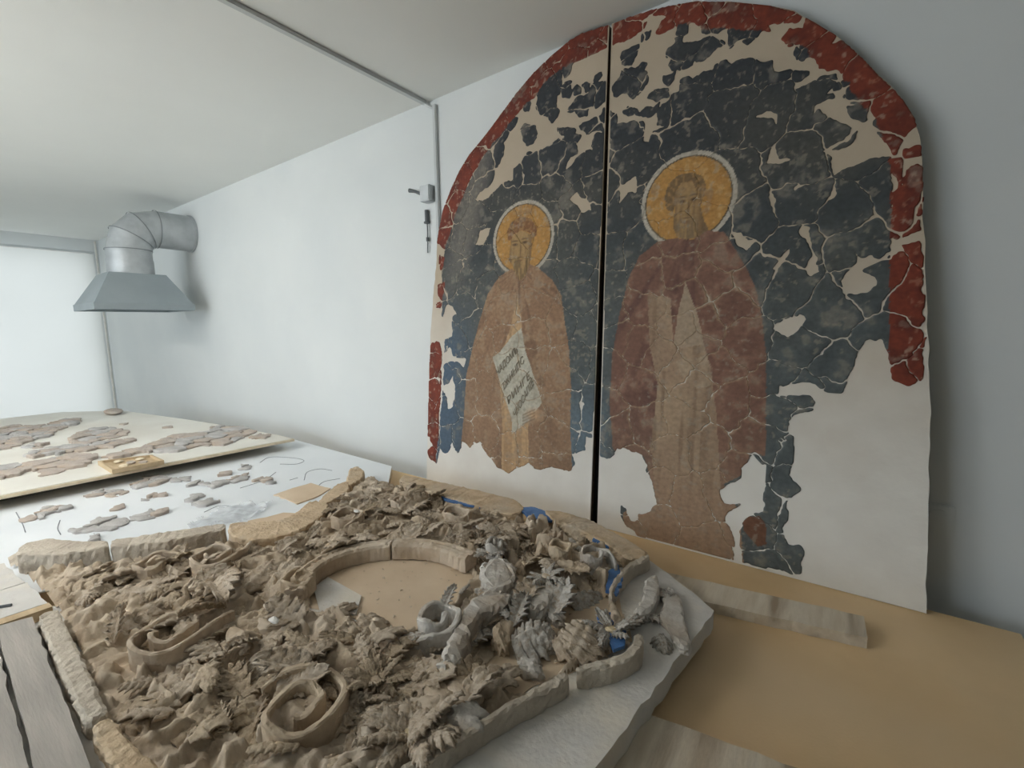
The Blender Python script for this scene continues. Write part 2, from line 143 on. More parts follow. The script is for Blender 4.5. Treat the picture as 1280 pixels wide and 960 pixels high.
LEAVES = [((-1.617, 0.206), (-1.496, 0.363), 0.35), ((-1.411, 0.204), (-1.415, 0.324), 0.5), ((-1.761, 0.19), (-1.662, 0.287), 0.5), ((-1.693, 0.285), (-1.67, 0.395), 0.3), ((-1.636, 0.385), (-1.628, 0.463), 0.6), ((-1.209, 0.202), (-1.145, 0.291), 0.35), ((-1.251, 0.201), (-1.235, 0.277), 0.4), ((-1.07, 0.194), (-1.107, 0.252), 0.4), ((-1.459, 0.496), (-1.232, 0.438), 0.5), ((-0.89, 0.192), (-0.878, 0.278), 0.6), ((-0.935, 0.231), (-0.952, 0.315), 0.5), ((-0.88, 0.274), (-0.858, 0.362), 0.5), ((-1.044, 0.19), (-1.047, 0.288), 0.6), ((-1.152, 0.35), (-1.144, 0.427), 0.7), ((-0.987, 0.349), (-0.943, 0.518), 0.3), ((-1.037, 0.446), (-1.086, 0.519), 0.5), ((-0.903, 0.448), (-0.871, 0.522), 0.7), ((-0.835, 0.217), (-0.778, 0.306), 0.5), ((-0.614, 0.527), (-0.622, 0.609), 0.8), ((-0.541, 0.625), (-0.523, 0.722), 0.5), ((-0.648, 0.388), (-0.63, 0.464), 0.6), ((-0.676, 0.447), (-0.669, 0.488), 0.9), ((-0.714, 0.399), (-0.718, 0.459), 0.7), ((-0.893, 0.596), (-0.913, 0.693), 0.7), ((-0.726, 0.785), (-0.673, 0.935), 0.6), ((-0.729, 0.844), (-0.807, 1.039), 0.6), ((-0.922, 0.932), (-0.919, 1.048), 1.0), ((-0.632, 0.902), (-0.636, 1.084), 0.6), ((-0.55, 0.918), (-0.566, 1.085), 0.8), ((-0.537, 0.998), (-0.493, 1.171), 0.7), ((-0.561, 1.14), (-0.506, 1.244), 0.5), ((-0.604, 0.821), (-0.635, 0.944), 0.6), ((-0.737, 0.929), (-0.617, 0.956), 0.5), ((-0.733, 1.061), (-0.691, 1.178), 0.7), ((-0.937, 1.144), (-0.901, 1.282), 0.7), ((-1.192, 1.215), (-1.129, 1.332), 0.7), ((-1.347, 1.112), (-1.314, 1.25), 0.7), ((-1.451, 1.042), (-1.478, 1.224), 0.5), ((-1.687, 1.177), (-1.625, 1.303), 0.6), ((-1.227, 0.538), (-1.373, 0.715), 0.35), ((-1.31, 0.514), (-1.38, 0.649), 0.4), ((-1.399, 0.429), (-1.375, 0.542), 0.4), ((-1.463, 0.385), (-1.473, 0.476), 0.5), ((-0.766, 0.489), (-0.762, 0.545), 0.8), ((-0.748, 0.555), (-0.733, 0.656), 0.6), ((-0.802, 0.577), (-0.807, 0.674), 0.6), ((-0.943, 0.528), (-0.929, 0.627), 0.7), ((-0.605, 0.601), (-0.568, 0.658), 0.9), ((-0.568, 0.77), (-0.507, 0.845), 0.6), ((-0.493, 0.822), (-0.431, 0.898), 0.5), ((-0.65, 0.713), (-0.615, 0.788), 0.6), ((-0.441, 0.768), (-0.434, 0.863), 0.6), ((-0.932, 0.348), (-0.927, 0.417), 0.6), ((-0.993, 0.286), (-0.983, 0.37), 0.5), ((-0.831, 0.317), (-0.866, 0.37), 0.6), ((-0.572, 0.414), (-0.568, 0.462), 0.8)]
SPOT = {'ring': [(-1.137, 0.602), (-1.213, 0.695), (-1.21, 0.803), (-1.135, 0.898), (-1.02, 0.963), (-0.884, 0.97)], 'scrolls': [(-0.77, 0.383), (-1.226, 0.324), (-1.564, 0.551), (-1.194, 0.625), (-1.457, 0.952), (-0.746, 0.708), (-0.666, 1.16), (-1.141, 1.207), (-0.56, 1.174), (-0.709, 0.966), (-0.596, 1.572)], 'flowers': [(-0.574, 0.478), (-0.397, 0.93), (-0.846, 1.038), (-0.719, 0.513)], 'pods': [(-0.52, 0.557), (-0.591, 0.564), (-0.57, 0.598), (-1.089, 0.418), (-1.087, 0.491), (-0.815, 0.486), (-0.807, 0.52)]}
PAPER = [(-1.126, 0.602), (-1.229, 0.646), (-1.292, 0.796), (-1.16, 0.95), (-0.938, 1.1), (-0.645, 1.123), (-0.474, 1.139), (-0.363, 0.975), (-0.414, 0.845), (-0.53, 0.61), (-0.638, 0.634), (-0.789, 0.681), (-0.966, 0.651)]
BLUE = [
    [(-1.394, 1.351), (-1.336, 1.39), (-1.153, 1.385), (-1.125, 1.326), (-1.271, 1.296)],
    [(-0.993, 1.414), (-0.946, 1.446), (-0.81, 1.423), (-0.792, 1.379), (-0.914, 1.353)],
    [(-0.744, 1.411), (-0.713, 1.447), (-0.532, 1.355), (-0.513, 1.306), (-0.601, 1.308)],
    [(-0.511, 1.169), (-0.506, 1.225), (-0.461, 1.154), (-0.446, 1.074), (-0.474, 1.076)],
    [(-0.45, 0.964), (-0.432, 0.991), (-0.408, 0.964), (-0.427, 0.934)],
    [(-0.413, 0.926), (-0.371, 0.955), (-0.354, 0.903), (-0.37, 0.874)]]
GREYPLATE = [
    [(-1.194, 0.66), (-1.21, 0.716), (-1.045, 0.714), (-0.988, 0.655), (-1.075, 0.607)]]
LOOSE = [
    [(-0.441, 1.191), (-0.421, 1.235), (-0.387, 1.165), (-0.374, 1.073), (-0.39, 1.015), (-0.412, 1.019), (-0.413, 1.102)],
    [(-0.413, 1.21), (-0.364, 1.214), (-0.33, 1.159), (-0.314, 1.107), (-0.267, 1.011), (-0.282, 0.984), (-0.31, 1.015), (-0.347, 1.065), (-0.369, 1.069), (-0.37, 1.132)]]
FARCL = [
    [(-4.947, 0.384), (-5.064, 0.556), (-4.884, 0.701), (-5.124, 0.833), (-5.005, 0.907), (-4.754, 0.849), (-4.602, 0.719), (-4.367, 0.639), (-4.251, 0.508), (-4.097, 0.402), (-4.143, 0.309)],
    [(-4.019, 0.656), (-4.285, 0.745), (-4.418, 0.835), (-4.368, 0.959), (-4.243, 0.975), (-4.042, 0.984), (-3.911, 0.928), (-3.897, 0.808), (-3.767, 0.702), (-3.92, 0.65)],
    [(-3.784, 0.403), (-3.901, 0.528), (-3.911, 0.655), (-3.84, 0.795), (-3.762, 0.919), (-3.666, 0.906), (-3.584, 0.775), (-3.608, 0.634), (-3.677, 0.51), (-3.664, 0.443)],
    [(-3.692, 0.267), (-3.524, 0.394), (-3.607, 0.499), (-3.56, 0.624), (-3.433, 0.668), (-3.222, 0.59), (-3.181, 0.489), (-3.178, 0.402), (-3.363, 0.401), (-3.282, 0.334), (-3.31, 0.232)],
    [(-3.368, 0.654), (-3.4, 0.768), (-3.438, 0.913), (-3.636, 1.102), (-3.571, 1.197), (-3.547, 1.295), (-3.693, 1.351), (-3.656, 1.405), (-3.447, 1.505), (-3.263, 1.475), (-3.138, 1.34), (-3.049, 1.184), (-3.157, 1.093), (-3.113, 0.973), (-3.173, 0.894), (-3.276, 0.848), (-3.247, 0.695)],
    [(-4.095, 0.469), (-4.174, 0.534), (-4.046, 0.568), (-3.95, 0.518)],
    [(-4.453, 1.003), (-4.436, 1.081), (-4.334, 1.045)],
    [(-3.115, 1.355), (-3.164, 1.454), (-3.055, 1.47), (-3.002, 1.402)],
    [(-3.982, 1.139), (-3.987, 1.229), (-3.905, 1.188)]]
NEARCL = [
    [(-2.753, 0.273), (-2.778, 0.336), (-2.866, 0.362), (-2.786, 0.426), (-2.725, 0.423), (-2.733, 0.366), (-2.657, 0.318), (-2.697, 0.272)],
    [(-2.881, 0.675), (-2.921, 0.735), (-3.002, 0.758), (-2.916, 0.846), (-2.798, 0.816), (-2.754, 0.745), (-2.8, 0.66)],
    [(-2.829, 0.826), (-2.777, 0.922), (-2.705, 0.878), (-2.757, 0.814)],
    [(-2.872, 0.498), (-2.88, 0.542), (-2.907, 0.563), (-2.86, 0.607), (-2.805, 0.63), (-2.738, 0.599), (-2.776, 0.549)],
    [(-2.612, 0.531), (-2.606, 0.58), (-2.536, 0.571), (-2.538, 0.527)],
    [(-2.615, 0.621), (-2.57, 0.65), (-2.534, 0.628)],
    [(-2.624, 0.675), (-2.597, 0.73), (-2.546, 0.714), (-2.569, 0.674)],
    [(-2.58, 0.78), (-2.654, 0.839), (-2.665, 0.889), (-2.566, 0.925), (-2.565, 0.999), (-2.573, 1.103), (-2.485, 1.067), (-2.479, 0.983), (-2.487, 0.894), (-2.595, 0.864)],
    [(-2.708, 1.015), (-2.686, 1.079), (-2.618, 1.042), (-2.659, 0.999)],
    [(-2.75, 1.14), (-2.696, 1.194), (-2.629, 1.15), (-2.686, 1.112)],
    [(-2.429, 0.355), (-2.42, 0.431), (-2.465, 0.466), (-2.467, 0.513), (-2.382, 0.503), (-2.394, 0.514), (-2.385, 0.578), (-2.42, 0.616), (-2.362, 0.614), (-2.339, 0.67), (-2.303, 0.653), (-2.28, 0.59), (-2.311, 0.532), (-2.283, 0.462), (-2.318, 0.421), (-2.371, 0.385)],
    [(-2.205, 0.371), (-2.288, 0.392), (-2.271, 0.412), (-2.2, 0.412)],
    [(-2.377, 0.744), (-2.457, 0.797), (-2.417, 0.836), (-2.366, 0.798)],
    [(-2.417, 1.052), (-2.454, 1.118), (-2.312, 1.121), (-2.293, 1.091)],
    [(-2.319, 0.749), (-2.318, 0.806), (-2.255, 0.837), (-2.252, 0.771)]]
FARBOARD = [(-2.98, -0.009), (-2.852, 1.523), (-3.064, 1.517), (-3.634, 1.45), (-3.936, 1.326), (-5.234, 1.219), (-5.532, 0.905), (-5.558, 0.527), (-5.501, -0.213)]
LINES = [
    [(-2.732, 1.242), (-2.794, 1.319), (-2.748, 1.369), (-2.622, 1.41), (-2.541, 1.404), (-2.52, 1.343), (-2.6, 1.292)],
    [(-2.051, 1.184), (-2.104, 1.26), (-2.078, 1.335)],
    [(-2.37, 0.973), (-2.391, 1.099), (-2.471, 1.202)],
    [(-2.184, 0.746), (-2.205, 0.816), (-2.109, 0.858)],
    [(-2.601, 0.368), (-2.501, 0.344), (-2.41, 0.337)],
    [(-2.884, 0.277), (-2.678, 0.27), (-2.558, 0.262)],
    [(-2.214, 1.216), (-2.325, 1.298), (-2.318, 1.369), (-2.235, 1.39)],
    [(-2.278, 1.174), (-2.279, 1.218)]]
CARD = [
    [(-2.13, 1.021), (-2.13, 1.206), (-2.066, 1.206), (-1.978, 1.211), (-1.938, 1.136), (-1.923, 1.018)]]
TRAY = [(-3.184, 0.623), (-2.917, 0.62), (-2.893, 0.829), (-3.083, 0.832)]
WRAP = [(-2.083, 0.486), (-2.231, 0.539), (-2.147, 0.69), (-1.893, 0.859), (-1.938, 0.932), (-2.12, 0.899), (-1.882, 0.99), (-1.754, 0.953), (-1.735, 0.828), (-1.879, 0.731)]
PLANK = {'grey': [(-1.642, 0.104), (-1.631, 0.161), (-0.952, 0.139), (-1.038, 0.079)], 'cream': [(-1.667, 0.028), (-1.614, 0.098), (-1.056, 0.062), (-1.057, 0.021)], 'batten': [(-1.688, 0.107), (-1.67, 0.209), (-1.641, 0.207), (-1.646, 0.102)], 'g1': [(-2.118, 0.056), (-2.099, 0.177), (-1.91, 0.198), (-1.912, 0.043)], 'g2': [(-1.877, 0.041), (-1.904, 0.197), (-1.691, 0.212), (-1.712, 0.031)]}
# ------------------------------------------------------------------ helpers
rng = np.random.default_rng(7)
random.seed(7)

def lin(c):
    c = np.asarray(c, float) / 255.0
    return np.where(c <= 0.04045, c / 12.92, ((c + 0.055) / 1.055) ** 2.4)

def hash2(ix, iy, seed):
    h = (ix * 374761393 + iy * 668265263 + seed * 974634777) & 0xFFFFFFFF
    h = ((h ^ (h >> 13)) * 1274126177) & 0xFFFFFFFF
    return ((h ^ (h >> 16)) & 0xFFFF) / 65535.0

def vnoise(x, y, seed=0):
    x = np.asarray(x, float); y = np.asarray(y, float)
    ix = np.floor(x).astype(np.int64); iy = np.floor(y).astype(np.int64)
    fx = x - ix; fy = y - iy
    fx = fx * fx * (3 - 2 * fx); fy = fy * fy * (3 - 2 * fy)
    a = hash2(ix, iy, seed); b = hash2(ix + 1, iy, seed)
    c = hash2(ix, iy + 1, seed); d = hash2(ix + 1, iy + 1, seed)
    return (a * (1 - fx) + b * fx) * (1 - fy) + (c * (1 - fx) + d * fx) * fy

def fbm(x, y, seed=0, octaves=4):
    s = 0.0; a = 0.5; t = 0.0
    for k in range(octaves):
        s = s + a * vnoise(x * 2 ** k + 17.3 * k, y * 2 ** k - 9.1 * k, seed + k)
        t += a; a *= 0.5
    return s / t

def inside(px, py, poly):
    r = np.zeros(np.shape(px), bool)
    n = len(poly)
    for i in range(n):
        x0, y0 = poly[i]; x1, y1 = poly[(i + 1) % n]
        if y0 == y1:
            continue
        c = ((y0 > py) != (y1 > py))
        r ^= c & (px < (x1 - x0) * (py - y0) / (y1 - y0) + x0)
    return r

def pt_in(p, poly):
    return bool(inside(np.array([p[0]]), np.array([p[1]]), poly)[0])

def resample(poly, step, jitter=0.0, closed=True, seed=0):
    r = np.random.default_rng(seed)
    out = []
    n = len(poly)
    for i in range(n if closed else n - 1):
        a = np.array(poly[i], float); b = np.array(poly[(i + 1) % n], float)
        k = max(1, int(np.linalg.norm(b - a) / step))
        for j in range(k):
            p = a + (b - a) * j / k
            out.append(p + (r.normal(0, jitter, 2) if jitter else 0))
    if not closed:
        out.append(np.array(poly[-1], float))
    return [tuple(p) for p in out]

def mesh_obj(name, verts, faces, mat, parent=None, smooth=False, loc=None):
    me = bpy.data.meshes.new(name)
    me.from_pydata([tuple(map(float, v)) for v in verts], [], [tuple(map(int, f)) for f in faces])
    me.update()
    if mat:
        me.materials.append(mat)
    if smooth:
        me.polygons.foreach_set('use_smooth', [True] * len(me.polygons))
        if len(faces) < 2000: me.set_sharp_from_angle(angle=0.9)
    o = bpy.data.objects.new(name, me)
    col.objects.link(o)
    if parent:
        o.parent = parent
    if loc:
        o.location = loc
    return o

def tag(o, label=None, cat=None, group=None, kind=None):
    if label: o['label'] = label
    if cat: o['category'] = cat
    if group: o['group'] = group
    if kind: o['kind'] = kind
    return o

def empty(name, loc=(0, 0, 0), rot=(0, 0, 0)):
    o = bpy.data.objects.new(name, None)
    o.empty_display_size = 0.05
    col.objects.link(o)
    o.location = loc; o.rotation_euler = rot
    return o

class MB:
    def __init__(s):
        s.v = []; s.f = []
    def add(s, v, f):
        b = len(s.v)
        s.v += [tuple(p) for p in v]
        s.f += [tuple(i + b for i in q) for q in f]
        return s
    def box(s, x0, x1, y0, y1, z0, z1):
        v = [(x0, y0, z0), (x1, y0, z0), (x1, y1, z0), (x0, y1, z0), (x0, y0, z1), (x1, y0, z1), (x1, y1, z1), (x0, y1, z1)]
        return s.add(v, [(0, 3, 2, 1), (4, 5, 6, 7), (0, 1, 5, 4), (1, 2, 6, 5), (2, 3, 7, 6), (3, 0, 4, 7)])
    def prism(s, poly, z0, z1):
        a = sum(poly[i][0] * poly[(i + 1) % len(poly)][1] - poly[(i + 1) % len(poly)][0] * poly[i][1] for i in range(len(poly)))
        if a < 0: poly = poly[::-1]
        n = len(poly)
        v = [(p[0], p[1], z0) for p in poly] + [(p[0], p[1], z1) for p in poly]
        f = [tuple(range(n - 1, -1, -1)), tuple(range(n, 2 * n))]
        f += [(i, (i + 1) % n, n + (i + 1) % n, n + i) for i in range(n)]
        return s.add(v, f)
    def tube(s, pts, r, n=10, caps=True):
        pts = [Vector(p) for p in pts]
        v = []; f = []
        m = len(pts)
        rs = r if isinstance(r, (list, tuple)) else [r] * m
        for i, p in enumerate(pts):
            t = (pts[min(i + 1, m - 1)] - pts[max(i - 1, 0)]).normalized()
            ref = Vector((0, 0, 1)) if abs(t.z) < 0.9 else Vector((1, 0, 0))
            a = t.cross(ref).normalized(); b = t.cross(a).normalized()
            for k in range(n):
                q = p + (a * math.cos(2 * PI * k / n) + b * math.sin(2 * PI * k / n)) * rs[i]
                v.append(tuple(q))
        for i in range(m - 1):
            for k in range(n):
                f.append((i * n + k, i * n + (k + 1) % n, (i + 1) * n + (k + 1) % n, (i + 1) * n + k))
        if caps:
            f.append(tuple(range(n - 1, -1, -1))); f.append(tuple(range((m - 1) * n, m * n)))
        return s.add(v, f)
    def build(s, name, mat, parent=None, smooth=False, loc=None, bevel=0.0):
        o = mesh_obj(name, s.v, s.f, mat, parent, smooth, loc)
        bm = bmesh.new(); bm.from_mesh(o.data)
        bmesh.ops.recalc_face_normals(bm, faces=bm.faces)
        if bevel:
            bmesh.ops.bevel(bm, geom=list(bm.edges), offset=bevel, segments=2, affect='EDGES', clamp_overlap=True)
        bm.to_mesh(o.data); bm.free()
        if smooth: o.data.set_sharp_from_angle(angle=0.9)
        return o

# ------------------------------------------------------------------ materials
def mat_new(name):
    m = bpy.data.materials.new(name); m.use_nodes = True
    nt = m.node_tree
    return m, nt, nt.nodes['Principled BSDF']

def procedural(name, c1, c2, scale=8.0, rough=0.85, bump=0.2, bscale=60.0, stretch=None, c3=None, s3=2.0, metal=0.0, contrast=(0.35, 0.65), dist=0.01):
    m, nt, b = mat_new(name)
    N = nt.nodes; L = nt.links
    tc = N.new('ShaderNodeTexCoord'); mp = N.new('ShaderNodeMapping')
    L.new(tc.outputs['Object'], mp.inputs[0])
    if stretch: mp.inputs['Scale'].default_value = stretch
    n1 = N.new('ShaderNodeTexNoise'); n1.inputs['Scale'].default_value = scale; n1.inputs['Detail'].default_value = 6
    L.new(mp.outputs[0], n1.inputs['Vector'])
    r1 = N.new('ShaderNodeValToRGB'); L.new(n1.outputs[0], r1.inputs[0])
    r1.color_ramp.elements[0].position = contrast[0]; r1.color_ramp.elements[1].position = contrast[1]
    r1.color_ramp.elements[0].color = (*lin(c1), 1); r1.color_ramp.elements[1].color = (*lin(c2), 1)
    out = r1.outputs[0]
    if c3 is not None:
        n2 = N.new('ShaderNodeTexNoise'); n2.inputs['Scale'].default_value = s3; n2.inputs['Detail'].default_value = 5
        L.new(mp.outputs[0], n2.inputs['Vector'])
        r2 = N.new('ShaderNodeValToRGB'); L.new(n2.outputs[0], r2.inputs[0])
        r2.color_ramp.elements[0].position = 0.48; r2.color_ramp.elements[1].position = 0.68
        mx = N.new('ShaderNodeMix'); mx.data_type = 'RGBA'
        L.new(r2.outputs[0], mx.inputs['Factor']); L.new(out, mx.inputs[6])
        mx.inputs[7].default_value = (*lin(c3), 1)
        out = mx.outputs[2]
    L.new(out, b.inputs['Base Color'])
    b.inputs['Roughness'].default_value = rough; b.inputs['Metallic'].default_value = metal
    if bump:
        n3 = N.new('ShaderNodeTexNoise'); n3.inputs['Scale'].default_value = bscale; n3.inputs['Detail'].default_value = 5
        L.new(mp.outputs[0], n3.inputs['Vector'])
        bp = N.new('ShaderNodeBump'); bp.inputs['Strength'].default_value = bump; bp.inputs['Distance'].default_value = dist
        L.new(n3.outputs[0], bp.inputs['Height']); L.new(bp.outputs[0], b.inputs['Normal'])
    return m

MT = {}
MT['wall'] = procedural('wall_paint', (218, 222, 222), (225, 228, 227), 1.5, 0.8, 0.05, 40)
MT['ceiling'] = procedural('ceiling_paint', (234, 236, 233), (238, 240, 237), 1.2, 0.85, 0.04, 30)
MT['floor'] = procedural('floor_screed', (172, 164, 150), (188, 180, 166), 3, 0.7, 0.1, 40)
MT['hardboard'] = procedural('hardboard', (214, 182, 136), (230, 200, 156), 3.0, 0.75, 0.05, 160, c3=(220, 194, 156), s3=1.4)
MT['concrete'] = procedural('grey_slab', (206, 203, 198), (220, 217, 212), 9, 0.9, 0.25, 90, c3=(224, 217, 204), s3=6.0)
MT['clay'] = procedural('dusty_clay', (182, 163, 140), (206, 190, 170), 14, 0.95, 0.5, 55, c3=(214, 200, 182), s3=5.0)
MT['clay2'] = procedural('dusty_clay_brown', (174, 156, 134), (198, 180, 156), 18, 0.95, 0.5, 70, c3=(208, 190, 164), s3=7.0)
MT['grey_clay'] = procedural('grey_painted_stucco', (188, 182, 174), (210, 205, 197), 22, 0.9, 0.45, 80, c3=(172, 158, 142), s3=9.0)
MT['ground'] = procedural('dust_mass', (174, 156, 134), (202, 186, 164), 9, 0.97, 0.6, 45, c3=(210, 196, 178), s3=4.0)
MT['rim'] = procedural('plaster_rim', (190, 166, 136), (212, 190, 160), 20, 0.95, 0.7, 70, c3=(196, 182, 162), s3=6.0)
MT['rimgrey'] = procedural('plaster_rim_grey', (190, 178, 162), (210, 200, 184), 16, 0.95, 0.7, 70, c3=(184, 172, 156), s3=6.0)
MT['kraft'] = procedural('kraft_paper', (206, 184, 156), (218, 198, 172), 6, 0.85, 0.1, 30)
MT['blue'] = procedural('blue_plastic', (62, 104, 160), (86, 130, 184), 20, 0.45, 0.3, 40)
MT['wood_grey'] = procedural('weathered_plank', (164, 159, 152), (184, 178, 170), 5, 0.85, 0.12, 30, stretch=(1.0, 9.0, 9.0))
MT['wood_dark'] = procedural('dark_wood', (58, 48, 40), (84, 70, 56), 5, 0.85, 0.3, 30, stretch=(1, 8, 8))
MT['wood_raw'] = procedural('raw_batten', (186, 162, 128), (204, 182, 148), 5, 0.7, 0.15, 30, stretch=(1, 9, 9))
MT['wood_beam'] = procedural('sawn_beam', (204, 190, 168), (224, 214, 196), 6, 0.85, 0.25, 40, stretch=(7, 0.8, 5), c3=(160, 142, 120), s3=3.0)
MT['wood_cream'] = procedural('pale_board', (214, 198, 168), (228, 214, 188), 4, 0.8, 0.1, 30, stretch=(1, 7, 7))
MT['paper'] = procedural('white_sheet', (228, 232, 235), (236, 239, 241), 2.5, 0.7, 0.1, 12)
MT['farsheet'] = procedural('ivory_sheet', (224, 220, 210), (236, 234, 226), 2.5, 0.75, 0.1, 12)
MT['frag'] = procedural('fragment_back', (172, 160, 150), (196, 186, 176), 10, 0.95, 0.4, 80, c3=(182, 164, 146), s3=5.0)
MT['frag_g'] = procedural('fragment_grey', (170, 167, 164), (196, 193, 190), 10, 0.95, 0.4, 80)
MT['metal'] = procedural('galvanised_duct', (176, 181, 183), (198, 202, 204), 9, 0.5, 0.08, 30, metal=0.35)
MT['hoodmetal'] = procedural('painted_hood', (150, 160, 164), (160, 170, 174), 3, 0.5, 0.02, 30, metal=0.15)
MT['plaster'] = None
MT['seam'] = procedural('duct_seam', (128, 133, 135), (144, 149, 151), 9, 0.6, 0)
MT['black'] = procedural('gap_shade_black', (10, 10, 11), (16, 16, 17), 9, 0.95, 0)  # near-black that stands in for shade inside the mural split
MT['conduit'] = procedural('conduit_plastic', (196, 200, 200), (206, 210, 210), 4, 0.6, 0)
MT['dark'] = procedural('dark_rubber', (88, 92, 94), (104, 108, 110), 5, 0.6, 0)
MT['pencil'] = procedural('pencil_line', (120, 124, 130), (140, 144, 150), 20, 0.8, 0)
MT['yellow'] = procedural('ochre_bole', (204, 184, 148), (212, 196, 164), 14, 0.9, 0.4, 80)
MT['ink'] = procedural('scroll_ink', (118, 108, 92), (140, 130, 112), 40, 0.9, 0)
MT['white'] = procedural('white_plaster_chip', (214, 212, 206), (228, 226, 220), 14, 0.9, 0.3, 80)
MT['glass'] = None

# bare plaster of the mural panels: pale filler low down, beige mortar towards the arch
def make_plaster():
    m, nt, b = mat_new('lime_plaster')
    N = nt.nodes; L = nt.links
    tc = N.new('ShaderNodeTexCoord')
    sp = N.new('ShaderNodeSeparateXYZ'); L.new(tc.outputs['Object'], sp.inputs[0])
    nz = N.new('ShaderNodeTexNoise'); nz.inputs['Scale'].default_value = 4; nz.inputs['Detail'].default_value = 6
    L.new(tc.outputs['Object'], nz.inputs['Vector'])
    ad = N.new('ShaderNodeMath'); ad.operation = 'MULTIPLY_ADD'; ad.inputs[1].default_value = 0.5
    L.new(nz.outputs[0], ad.inputs[0]); L.new(sp.outputs[1], ad.inputs[2])
    rp = N.new('ShaderNodeValToRGB')
    mr = N.new('ShaderNodeMapRange'); mr.inputs[1].default_value = 0.55; mr.inputs[2].default_value = 1.35
    L.new(ad.outputs[0], mr.inputs[0]); L.new(mr.outputs[0], rp.inputs[0])
    rp.color_ramp.elements[0].color = (*lin((232, 229, 222)), 1)
    rp.color_ramp.elements[1].color = (*lin((190, 175, 154)), 1)
    n2 = N.new('ShaderNodeTexNoise'); n2.inputs['Scale'].default_value = 9; n2.inputs['Detail'].default_value = 8
    L.new(tc.outputs['Object'], n2.inputs['Vector'])
    mx = N.new('ShaderNodeMix'); mx.data_type = 'RGBA'; mx.blend_type = 'MULTIPLY'; mx.inputs[0].default_value = 0.35
    r2 = N.new('ShaderNodeValToRGB'); r2.color_ramp.elements[0].position = 0.3; r2.color_ramp.elements[1].position = 0.62
    r2.color_ramp.elements[0].color = (0.82, 0.80, 0.78, 1)
    L.new(n2.outputs[0], r2.inputs[0])
    L.new(rp.outputs[0], mx.inputs[6]); L.new(r2.outputs[0], mx.inputs[7])
    L.new(mx.outputs[2], b.inputs['Base Color'])
    b.inputs['Roughness'].default_value = 0.9
    bp = N.new('ShaderNodeBump'); bp.inputs['Strength'].default_value = 0.25; bp.inputs['Distance'].default_value = 0.006
    n3 = N.new('ShaderNodeTexNoise'); n3.inputs['Scale'].default_value = 30; n3.inputs['Detail'].default_value = 6
    L.new(tc.outputs['Object'], n3.inputs['Vector']); L.new(n3.outputs[0], bp.inputs['Height']); L.new(bp.outputs[0], b.inputs['Normal'])
    return m
MT['plaster'] = make_plaster()

def make_paint():
    m, nt, b = mat_new('fresco_paint')
    N = nt.nodes; L = nt.links
    at = N.new('ShaderNodeAttribute'); at.attribute_name = 'paint'
    tc = N.new('ShaderNodeTexCoord')
    nz = N.new('ShaderNodeTexNoise'); nz.inputs['Scale'].default_value = 70; nz.inputs['Detail'].default_value = 6
    L.new(tc.outputs['Object'], nz.inputs['Vector'])
    rp = N.new('ShaderNodeValToRGB'); rp.color_ramp.elements[0].position = 0.3; rp.color_ramp.elements[1].position = 0.7
    rp.color_ramp.elements[0].color = (0.78, 0.78, 0.78, 1); rp.color_ramp.elements[1].color = (1.12, 1.12, 1.12, 1)
    L.new(nz.outputs[0], rp.inputs[0])
    mx = N.new('ShaderNodeMix'); mx.data_type = 'RGBA'; mx.blend_type = 'MULTIPLY'; mx.inputs[0].default_value = 1.0
    L.new(at.outputs['Color'], mx.inputs[6]); L.new(rp.outputs[0], mx.inputs[7])
    L.new(mx.outputs[2], b.inputs['Base Color'])
    b.inputs['Roughness'].default_value = 0.8
    return m
MT['paint'] = make_paint()

def make_blind():
    m, nt, b = mat_new('blind_fabric')
    N = nt.nodes; L = nt.links
    tr = N.new('ShaderNodeBsdfTranslucent'); tr.inputs[0].default_value = (0.80, 0.82, 0.79, 1)
    df = N.new('ShaderNodeBsdfDiffuse'); df.inputs[0].default_value = (0.78, 0.79, 0.76, 1)
    tc = N.new('ShaderNodeTexCoord')
    wv = N.new('ShaderNodeTexNoise'); wv.inputs['Scale'].default_value = 2.0; wv.inputs['Detail'].default_value = 3
    L.new(tc.outputs['Object'], wv.inputs['Vector'])
    mr = N.new('ShaderNodeMapRange'); mr.inputs[3].default_value = 0.30; mr.inputs[4].default_value = 0.40
    L.new(wv.outputs[0], mr.inputs[0])
    mx = N.new('ShaderNodeMixShader'); L.new(mr.outputs[0], mx.inputs[0])
    L.new(df.outputs[0], mx.inputs[1]); L.new(tr.outputs[0], mx.inputs[2])
    L.new(mx.outputs[0], N['Material Output'].inputs[0])
    return m
MT['blind'] = make_blind()

def make_film():
    m, nt, b = mat_new('clear_film')
    N = nt.nodes; L = nt.links
    b.inputs['Base Color'].default_value = (0.72, 0.75, 0.78, 1)
    b.inputs['Roughness'].default_value = 0.3
    nz = N.new('ShaderNodeTexNoise'); nz.inputs['Scale'].default_value = 14
    tc = N.new('ShaderNodeTexCoord'); L.new(tc.outputs['Object'], nz.inputs['Vector'])
    mr = N.new('ShaderNodeMapRange'); mr.inputs[3].default_value = 0.25; mr.inputs[4].default_value = 0.7
    L.new(nz.outputs[0], mr.inputs[0]); L.new(mr.outputs[0], b.inputs['Alpha'])
    return m
MT['film'] = make_film()

def make_glass():
    m, nt, b = mat_new('window_glass')
    tr = nt.nodes.new('ShaderNodeBsdfTransparent')
    nt.links.new(tr.outputs[0], nt.nodes['Material Output'].inputs[0])
    return m
MT['glass'] = make_glass()

